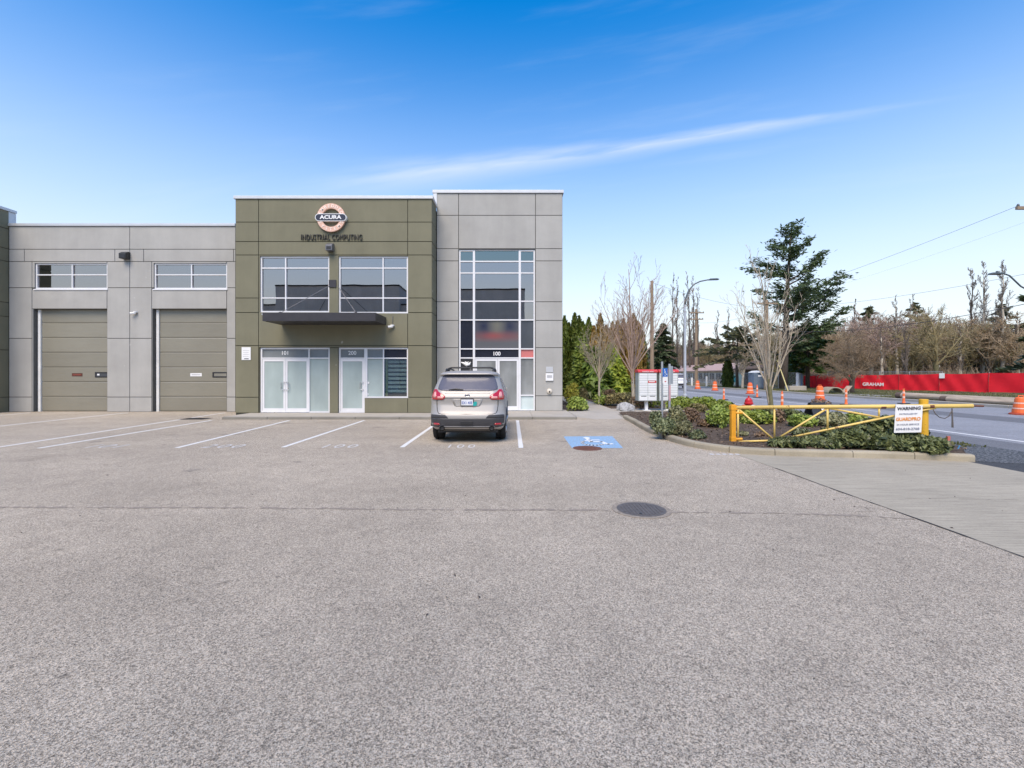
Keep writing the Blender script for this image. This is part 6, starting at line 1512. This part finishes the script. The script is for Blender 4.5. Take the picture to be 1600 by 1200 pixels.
sh(945, 633, 20, 17, L_BRIGHT, 'green mound on the right edge of the path', 1200, .07, Z0)
sh(951, 626, 12, 18, L_HEATHB, 'brown mound right of the path behind the green mound', 800, .06, Z0)
sh(972, 635, 26, 23, L_HEATH, 'broad olive brown mound behind the pale boulder', 1800, .06, Z0)
sh(968, 618, 12, 12, L_LIME, 'small lime clump behind the olive brown mound', 700, .06, Z0)
sh(977, 609, 12, 24, L_ORANGE, 'orange leaved shrub left of the taller bare tree', 900, .09, Z0)
sh(1003, 640, 16, 23, L_HEATHB, 'twiggy brown shrub under the left mailbox', 900, .06, Z0)
sh(1018, 636, 23, 16, L_CEDAR, 'dark low shrub in the shade beneath the mailboxes', 1000, .07, Z0)
# island
sh(1025, 672, 12, 30, L_DUSTY, 'dusty green bush round the foot of the wheelchair sign', 1500, .055, .1, up=True)
sh(1038, 680, 22, 24, L_DUSTY, 'broad grey green bush spilling over the left kerb', 2200, .052, .1, up=True)
sh(1056, 672, 14, 34, L_VARI, 'pale variegated bush right of the bare metal sign post', 1500, .05, .1, up=True)
sh(1066, 681, 18, 22, L_VARI, 'low pale bush beside the kerb left of the bright shrub', 1600, .048, .1, up=True)
sh(1091, 686, 14, 14, L_DUSTY, 'small ground hugging plant near the curved kerb', 900, .05, .1, up=True)
sh(1080, 661, 15, 24, L_HEATHB, 'rounded brown heath between the variegated bush and the bright shrub', 1600, .04, .12)
sh(1068, 643, 22, 24, L_RHODO, 'left glossy rhododendron in the back row of the island', 2000, .085, .12)
sh(1100, 641, 20, 22, L_RHODO, 'middle glossy rhododendron in the back row of the island', 2000, .085, .12)
sh(1127, 643, 17, 17, L_RHODO, 'right glossy rhododendron in the back row of the island', 1600, .085, .12)
sh(1092, 645, 14, 16, L_HEATH, 'olive rounded heath in front of the back row', 1300, .045, .12)
sh(1119, 669, 21, 35, L_BRIGHT, 'bright green rounded shrub left of the gate hinge post', 2600, .075, .12)
sh(1186, 664, 24, 23, L_RHODO, 'yellow green shrub behind the left bay of the gate', 2000, .075, .12)
sh(1165, 656, 14, 18, L_RHODO, 'small green shrub just right of the gate hinge post', 1200, .075, .12)
sh(1232, 656, 22, 19, L_COVER, 'dark leafy shrub behind the second bay of the gate', 1600, .075, .12)
sh(1252, 668, 22, 18, L_BRIGHT, 'yellow green clump in the middle of the gate', 1500, .075, .12)
sh(1220, 662, 10, 24, L_HEATHB, 'brown twiggy plant at the foot of the slender tree', 700, .05, .12)
sh(1300, 668, 26, 22, L_VARI, 'straggly pale shrub behind the right half of the gate', 1700, .06, .12)
sh(1278, 645, 22, 20, L_HEATHB, 'dry twiggy brush round the black folding board', 900, .05, .1)
sh(1335, 662, 22, 18, L_RHODO, 'green shrub left of the warning board behind the rail', 1500, .07, .12)
sh(1230, 697, 24, 15, L_COVER, 'dark ground plant below the bottom rail elbow', 1300, .07, .11, up=True)
sh(1275, 698, 26, 17, L_COVER, 'dark ground plant under the rising bottom rail', 1400, .07, .11, up=True)
sh(1328, 698, 30, 26, L_COVER, 'leathery ground plant left of the warning board', 2000, .085, .11, up=True)
sh(1365, 690, 36, 36, L_COVER, 'big leathery mound left below the warning board', 2800, .09, .12, up=True)
sh(1385, 704, 32, 26, L_COVER, 'leathery leaves at the kerb directly below the warning board', 2200, .085, .1, up=True)
sh(1418, 700, 30, 34, L_COVER, 'leathery mound just left of the yellow stop post', 2400, .09, .12, up=True)
sh(1452, 709, 26, 26, L_COVER, 'ground plant spilling over the kerb at the yellow stop post', 2000, .085, .09, up=True)

sh(1098, 668, 12, 12, L_HEATHB, 'dry brown tuft on the bare mulch left of the bright shrub', 700, .045, .12, up=True)
sh(1160, 682, 12, 9, L_VARI, 'small straw tuft beside the gate hinge upright', 500, .045, .12, up=True)
sh(1192, 684, 13, 10, L_HEATHB, 'dry tuft under the left diagonal brace', 600, .045, .12, up=True)
sh(1250, 682, 16, 12, L_DUSTY, 'low grey green tuft above the bottom rail elbow', 800, .05, .12, up=True)
sh(1298, 683, 18, 14, L_COVER, 'low leathery tuft in the middle of the gate near the rising rail', 900, .06, .12, up=True)
sh(1200, 650, 18, 14, L_COVER, 'dark low shrub behind the first gate upright', 1000, .07, .12)
# dry leaves and chips on the mulch, grass on the verge
rg = np.random.default_rng(77); pts = []
while len(pts) < 3200:
    x, y = rg.uniform(3.9, 9.2), rg.uniform(8.6, 17.5)
    if inside(x, y, poly) and kdist(x, y) > .2: pts.append((x, y, .10 + .07*min(kdist(x, y), 1.2)/1.2 + rg.uniform(.0, .02)))
C = np.array(pts); o = leaf_obj('leaf_litter', C, np.array([0, 0, 1.]) + rg.normal(size=C.shape)*.5, rg.uniform(.012, .040, len(C)), 1.0, rg, L_DRY); tag(o, 'dry leaves and bark chips scattered on the island mulch', 'leaf litter', kind='stuff')
def grass(name, label, x0, x1, y0, y1, n, h, zf, seed, m=L_GRASS):
    rg = np.random.default_rng(seed); C = np.stack([rg.uniform(x0, x1, n), rg.uniform(y0, y1, n), np.zeros(n)], 1); hh = h*rg.uniform(.4, 1.2, n); C[:, 2] = np.array([zf(a, b) for a, b in C[:, :2]]) + hh*.5
    o = leaf_obj(name, C, np.stack([rg.normal(size=n), rg.normal(size=n), .2*rg.normal(size=n)], 1), hh*.45, 1.1, rg, m, None, np.array([0, 0, 1.]) + rg.normal(size=C.shape)*.35); return tag(o, label, 'grass', kind='stuff')
grass('near_grass', 'short grass between the island and the road', 9.0, 10.62, 10.2, 30, 9000, .10, lambda a, b: -.03 if b < 13 else .0, 81)
grass('verge_grass', 'rough grass on the far verge before the red hoarding', 24.4, 42, 22, 60, 24000, .10, gz, 82)
for (x0, x1, y0, y1) in ((24.6, 27.5, 30, 50),): grass('kerb_grass', 'tufts of grass beside the far kerb', x0, x1, y0, y1, 3000, .10, gz, 83)

# boulder
b = G(977.5, 642.5, .06); rgb = random.Random(3); me_o = MB()
def bld(u, v):
    a = 2*math.pi*u; e = math.pi*(v - .5); k = 1 + .16*math.sin(3*a + 1)*math.cos(e) + .10*math.sin(5*a + 4*e)
    return (.36*k*math.cos(a)*math.cos(e) - .05*math.sin(e), .30*k*math.sin(a)*math.cos(e), .08 + .30*k*(math.sin(e) if e > 0 else math.sin(e)*.5))
me_o.grid(bld, 18, 10); o = me_o.build('boulder', mat('pale_granite', (.36, .36, .36), .85, var=.35, scale=14, bump=.6, bscale=16), local=True); o.location = (b.x, b.y, .05); o.data.shade_flat(); tag(o, 'pale granite boulder beside the path in front of the shrubs', 'boulder')
# ------------------------------------------------------------------ background trees
def at(px, Y): return Vector((X(px, Y), Y, gz(X(px, Y), Y)))
# dark forked tree before the hoarding, mossy maple behind it, pale bare tree by the toilet
b = at(1330, 38.5)
bare_tree('forked_tree', 'dark forked bare tree standing before the red hoarding', b, 7, 1.9, .20, rec((12, 9, 8), (48, 50, 52), (.60, .48, .5), .008, -.01, .17), 7, 3.3, 46, 201, M_BARKD, M_TWIGF, None, lean=(.03, 0), z_spread=.75)
b = at(1463, 60)
bare_tree('mossy_maple', 'mossy olive limbed maple rising behind the red hoarding', b, 12, 3.6, .34, rec((10, 7, 6), (42, 45, 45), (.55, .5, .45), .017, .03, .13), 6, 6.2, 42, 202, M_BARKM, M_TWIGO, None, lean=(-.05, 0))
b = at(1160, 50)
bare_tree('pale_bare_tree', 'small pale bare tree left of the portable toilet', b, 5, 1.5, .14, rec((7, 5, 3), (36, 38, 38), (.5, .45, .4), .012, .04), 5, 2.6, 34, 203, M_BARK, M_TWIGP)
for px, Y, lab, s in [(1137, 55, 'clipped green columnar cedar left of the pale bare tree', 211), (1238, 56, 'clipped green columnar cedar right of the slender tree behind the fence', 212)]:
    b = at(px, Y); cedar('columnar_cedar', lab, b, Z(560, Y) - b.z, .62, L_CEDAR, s, 'clipped columnar cedars', 2400, .16)
# bare poplars
def poplar(name, label, loc, H, seed, m=M_TWIGD, group='tall bare poplars', w=.13):
    rr = random.Random(seed); t = thing(name, loc, label, 'tree', group); tk = MB(); cr = MB()
    top = Vector((rr.uniform(-.3, .3), 0, H)); pts = [Vector((0, 0, -.2)).lerp(top, k/8) + Vector((rr.gauss(0, .05), rr.gauss(0, .05), 0))*k/4 for k in range(9)]
    tk.tube(pts, [.26*(1 - .11*k) + .01 for k in range(9)], 6)
    P = [dict(seg=4, wob=.05, up=.14, taper=.3, n=4, kids=9, t0=.12), dict(seg=3, wob=.10, up=.12, taper=.4, n=3, kids=4, t0=.2, ang=26, len=.42, rad=.5, rmin=.022), dict(seg=2, wob=.12, up=.1, taper=.5, n=3, kids=0, t0=0, ang=28, len=.5, rad=.6, rmin=.017)]
    for i in range(30):
        u = .22 + .76*(i + rr.random())/26; f = u*8; k = min(int(f), 7); p = pts[k].lerp(pts[k+1], f - k); a = rr.uniform(0, 6.283); sp = R(rr.uniform(14, 34))
        grow(cr, p, Vector((math.cos(a)*math.sin(sp), math.sin(a)*math.sin(sp), math.cos(sp))), H*w*rr.uniform(.7, 1.6)*(1.25 - u*.9), .05*(1.2 - u) + .015, 0, rr, P)
    tk.build('trunk', M_BARKD if group.startswith('tall') or seed % 3 == 0 else M_BARK, t, local=True, smooth=True); cr.build('crown', m, t, local=True); return t
pop = [(1051, 105, 449, 'bare poplar leftmost of the tall group behind the street lamp'), (1058, 108, 452, 'bare poplar second from left behind the street lamp'), (1067, 104, 470, 'shorter bare poplar directly behind the street lamp pole'), (1078, 100, 446, 'tallest bare poplar just right of the street lamp'), (1085, 103, 452, 'bare poplar behind the pole with two crossarms'), (1091, 106, 466, 'bare poplar rightmost of the tall group behind the street lamp')]
for k, (px, Y, py, lab) in enumerate(pop): poplar('poplar_tree', lab, at(px, Y), Z(py, Y) + .3, 300 + k, w=.12)
for k, (px, Y, py, lab) in enumerate([(1516, 66, 443, 'thin bare tree left of the two at the far right'), (1534, 64, 436, 'thin bare tree in the middle of three at far right'), (1567, 60, 430, 'bare tree with open branches under the street light arm'), (1121, 120, 500, 'thin bare trunk above the far woods left of the grey pine'), (1136, 118, 498, 'second thin bare trunk above the far woods left of the grey pine'), (1402, 70, 480, 'thin bare trunk above the middle of the red hoarding'), (1338, 75, 484, 'thin bare trunk behind the dark forked tree'), (1591, 62, 505, 'pale slim trunk at the far right edge of the woods'), (1424, 85, 478, 'slim trunk left of the mossy maple'), (1416, 58, 520, 'pale slanting birch trunk left of the mossy maple behind the hoarding'), (1378, 60, 530, 'pale birch trunk behind the hoarding lettering'), (1500, 60, 525, 'pale birch trunk right of the mossy maple behind the hoarding'), (1447, 72, 500, 'slim grey trunk just left of the mossy maple base')]):
    poplar('thin_bare_tree', lab, at(px, Y), Z(py, Y) + .3, 330 + k, M_TWIGD, 'thin bare trees in the woods', .15)
# conifers among the woods
for k, (px, Y, py, r, lab) in enumerate([(1358, 80, 480, 3.0, 'ragged conifer top above the forked tree'), (1430, 88, 474, 3.4, 'ragged conifer left of the mossy maple'), (1565, 66, 478, 4.2, 'layered conifer near the right edge'), (1668, 40, 385, 3.3, 'dark conifer reaching in from beyond the right edge'), (1605, 75, 505, 4.0, 'dark conifer low at the right edge of the woods')]):
    b = at(px, Y); conifer('wood_conifer', lab, b, Z(py, Y) - b.z, r, L_PINE if k in (0, 1, 2, 4) else L_CONIF, 400 + k, 'conifers among the woods', 1.0, .25, .12, .45, .42, .6, 40, .28)
# bare brown trees of the wood: a few grown, the rest copies
protos = []
spec = [(M_BARKD, M_TWIGB, 501, 9.0), (M_BARKM, M_TWIGO, 502, 10.0), (M_BARKD, M_TWIGF, 503, 8.0), (M_BARK, M_TWIGR, 504, 9.5)]
rr = random.Random(9)
rows = []
for k in range(40):
    px = 1205 + 10.6*k + rr.uniform(-5, 5); Y = rr.choice([62, 68, 74, 80, 88]) + rr.uniform(-3, 3); rows.append((px, Y))
far = []
for k in range(24): far.append((1040 + 7.5*k + rr.uniform(-4, 4), rr.uniform(112, 150)))
lay = sorted(rows, key=lambda q: q[0])
for i, (px, Y) in enumerate(lay):
    k = i % 4; b = at(px, Y); want = (Z(508 + rr.uniform(-20, 26), Y) - b.z); lab = 'brown bare tree of the woods behind the red hoarding'
    if i < 4:
        mt, mw, sd, H = spec[k]
        t = bare_tree('woodland_tree', lab, b, H, 2.2, .20, rec((8, 7, 6), (40, 44, 46), (.60, .55, .5), .016, .03, .15), 7, 4.4, 42, sd, mt, mw, 'brown trees of the woods')
        zs = [v.co.z for c in children_of(t) for v in c.data.vertices]; protos.append((t, max(zs))); s = want / max(zs); t.scale = (s, s, s); t.rotation_euler = (0, 0, rr.uniform(0, 6.28))
    else:
        p, hz0 = protos[k]; s = want / hz0; copy_tree(p, b, rr.uniform(0, 6.28), s*rr.uniform(.95, 1.1))
for i, (px, Y) in enumerate(far):
    p, hz0 = protos[i % 4]; b = at(px, Y); s = (Z(540 + rr.uniform(-10, 12) - (8 if px > 1150 else 0), Y) - b.z) / hz0
    c = copy_tree(p, b, rr.uniform(0, 6.28), s, 'grey brown bare tree of the distant woods beyond the low pink roof'); c['group'] = 'trees of the distant woods'
# far spruce wood on the skyline
c0 = None
for k in range(34):
    px = 1000 + 7.2*k + rr.uniform(-3, 3); Y = rr.uniform(165, 200); b = at(px, Y); H = Z(rr.uniform(528, 545), Y) - b.z
    if c0 is None: c0 = conifer('skyline_spruce', 'dark spruce on the distant skyline behind the poles', b, 12, 3.0, L_CONIF, 450, 'spruces on the distant skyline', 1.2, .04, .25, .3, .6, .8, 50, .25); c0.scale = (H/12,)*3
    else: copy_tree(c0, b, rr.uniform(0, 6.28), H/12)
# undergrowth: thickets of twigs, uncountable
def thicket(name, label, boxes, n, h, m, seed, w=.02):
    rg = np.random.default_rng(seed); V = []; F = []
    tot = sum((x1-x0)*(y1-y0) for x0, x1, y0, y1 in boxes); mb_v = []
    for (x0, x1, y0, y1) in boxes:
        k = int(n*(x1-x0)*(y1-y0)/tot); x = rg.uniform(x0, x1, k); y = rg.uniform(y0, y1, k); z = np.array([gz(a, b) for a, b in zip(x, y)]); L = h*rg.uniform(.35, 1.15, k)*(.75 + .35*np.sin(x*.7)*np.sin(y*.45))
        d = unit(np.stack([rg.normal(size=k)*.35, rg.normal(size=k)*.35, np.ones(k)], 1)); st = np.stack([x, y, z + L*rg.uniform(0, .45, k)], 1); en = st + d*(L*rg.uniform(.3, .8, k))[:, None]
        a = rg.random(k)*6.283; s = np.stack([np.cos(a), np.sin(a), 0*a], 1)*w*rg.uniform(.6, 1.4, k)[:, None]
        mb_v.append(np.stack([st - s, st + s, en + s*.4, en - s*.4], 1).reshape(-1, 3))
    V = np.concatenate(mb_v); n4 = len(V); me = bpy.data.meshes.new(name); me.vertices.add(n4); me.vertices.foreach_set('co', V.ravel().astype(np.float32)); me.loops.add(n4); me.loops.foreach_set('vertex_index', np.arange(n4, dtype=np.int32)); me.polygons.add(n4//4); me.polygons.foreach_set('loop_start', np.arange(0, n4, 4, dtype=np.int32)); me.update(calc_edges=True)
    return tag(mesh_obj(name, me, m), label, 'undergrowth', kind='stuff')
thicket('undergrowth', 'tangled brown undergrowth of the woods behind the red hoarding', [(42, 95, 64, 78), (50, 100, 50, 64), (36, 95, 76, 95)], 60000, 3.0, M_TWIGF, 601, .02)
thicket('far_undergrowth', 'grey brown thicket along the distant woods beyond the low houses', [(30, 95, 112, 130), (10, 60, 118, 140)], 36000, 7.5, M_TWIGD, 602, .05)
thicket('wood_backdrop', 'dense mass of bare stems deep in the woods at right', [(60, 150, 96, 112), (90, 150, 60, 96)], 40000, 8.5, M_TWIGF, 603, .045)
# long olive hedge far behind the mailboxes
rg = np.random.default_rng(71); n = 9000; C = np.stack([rg.uniform(9, 24, n), rg.uniform(84, 86.5, n), rg.random(n)**.8*2.6], 1)
o = leaf_obj('far_hedge', C, rg.normal(size=C.shape), .26*rg.uniform(.6, 1.3, n), 1.0, rg, L_CEDAR); tag(o, 'low olive hedge in the distance behind the mailboxes', 'hedge', kind='stuff')
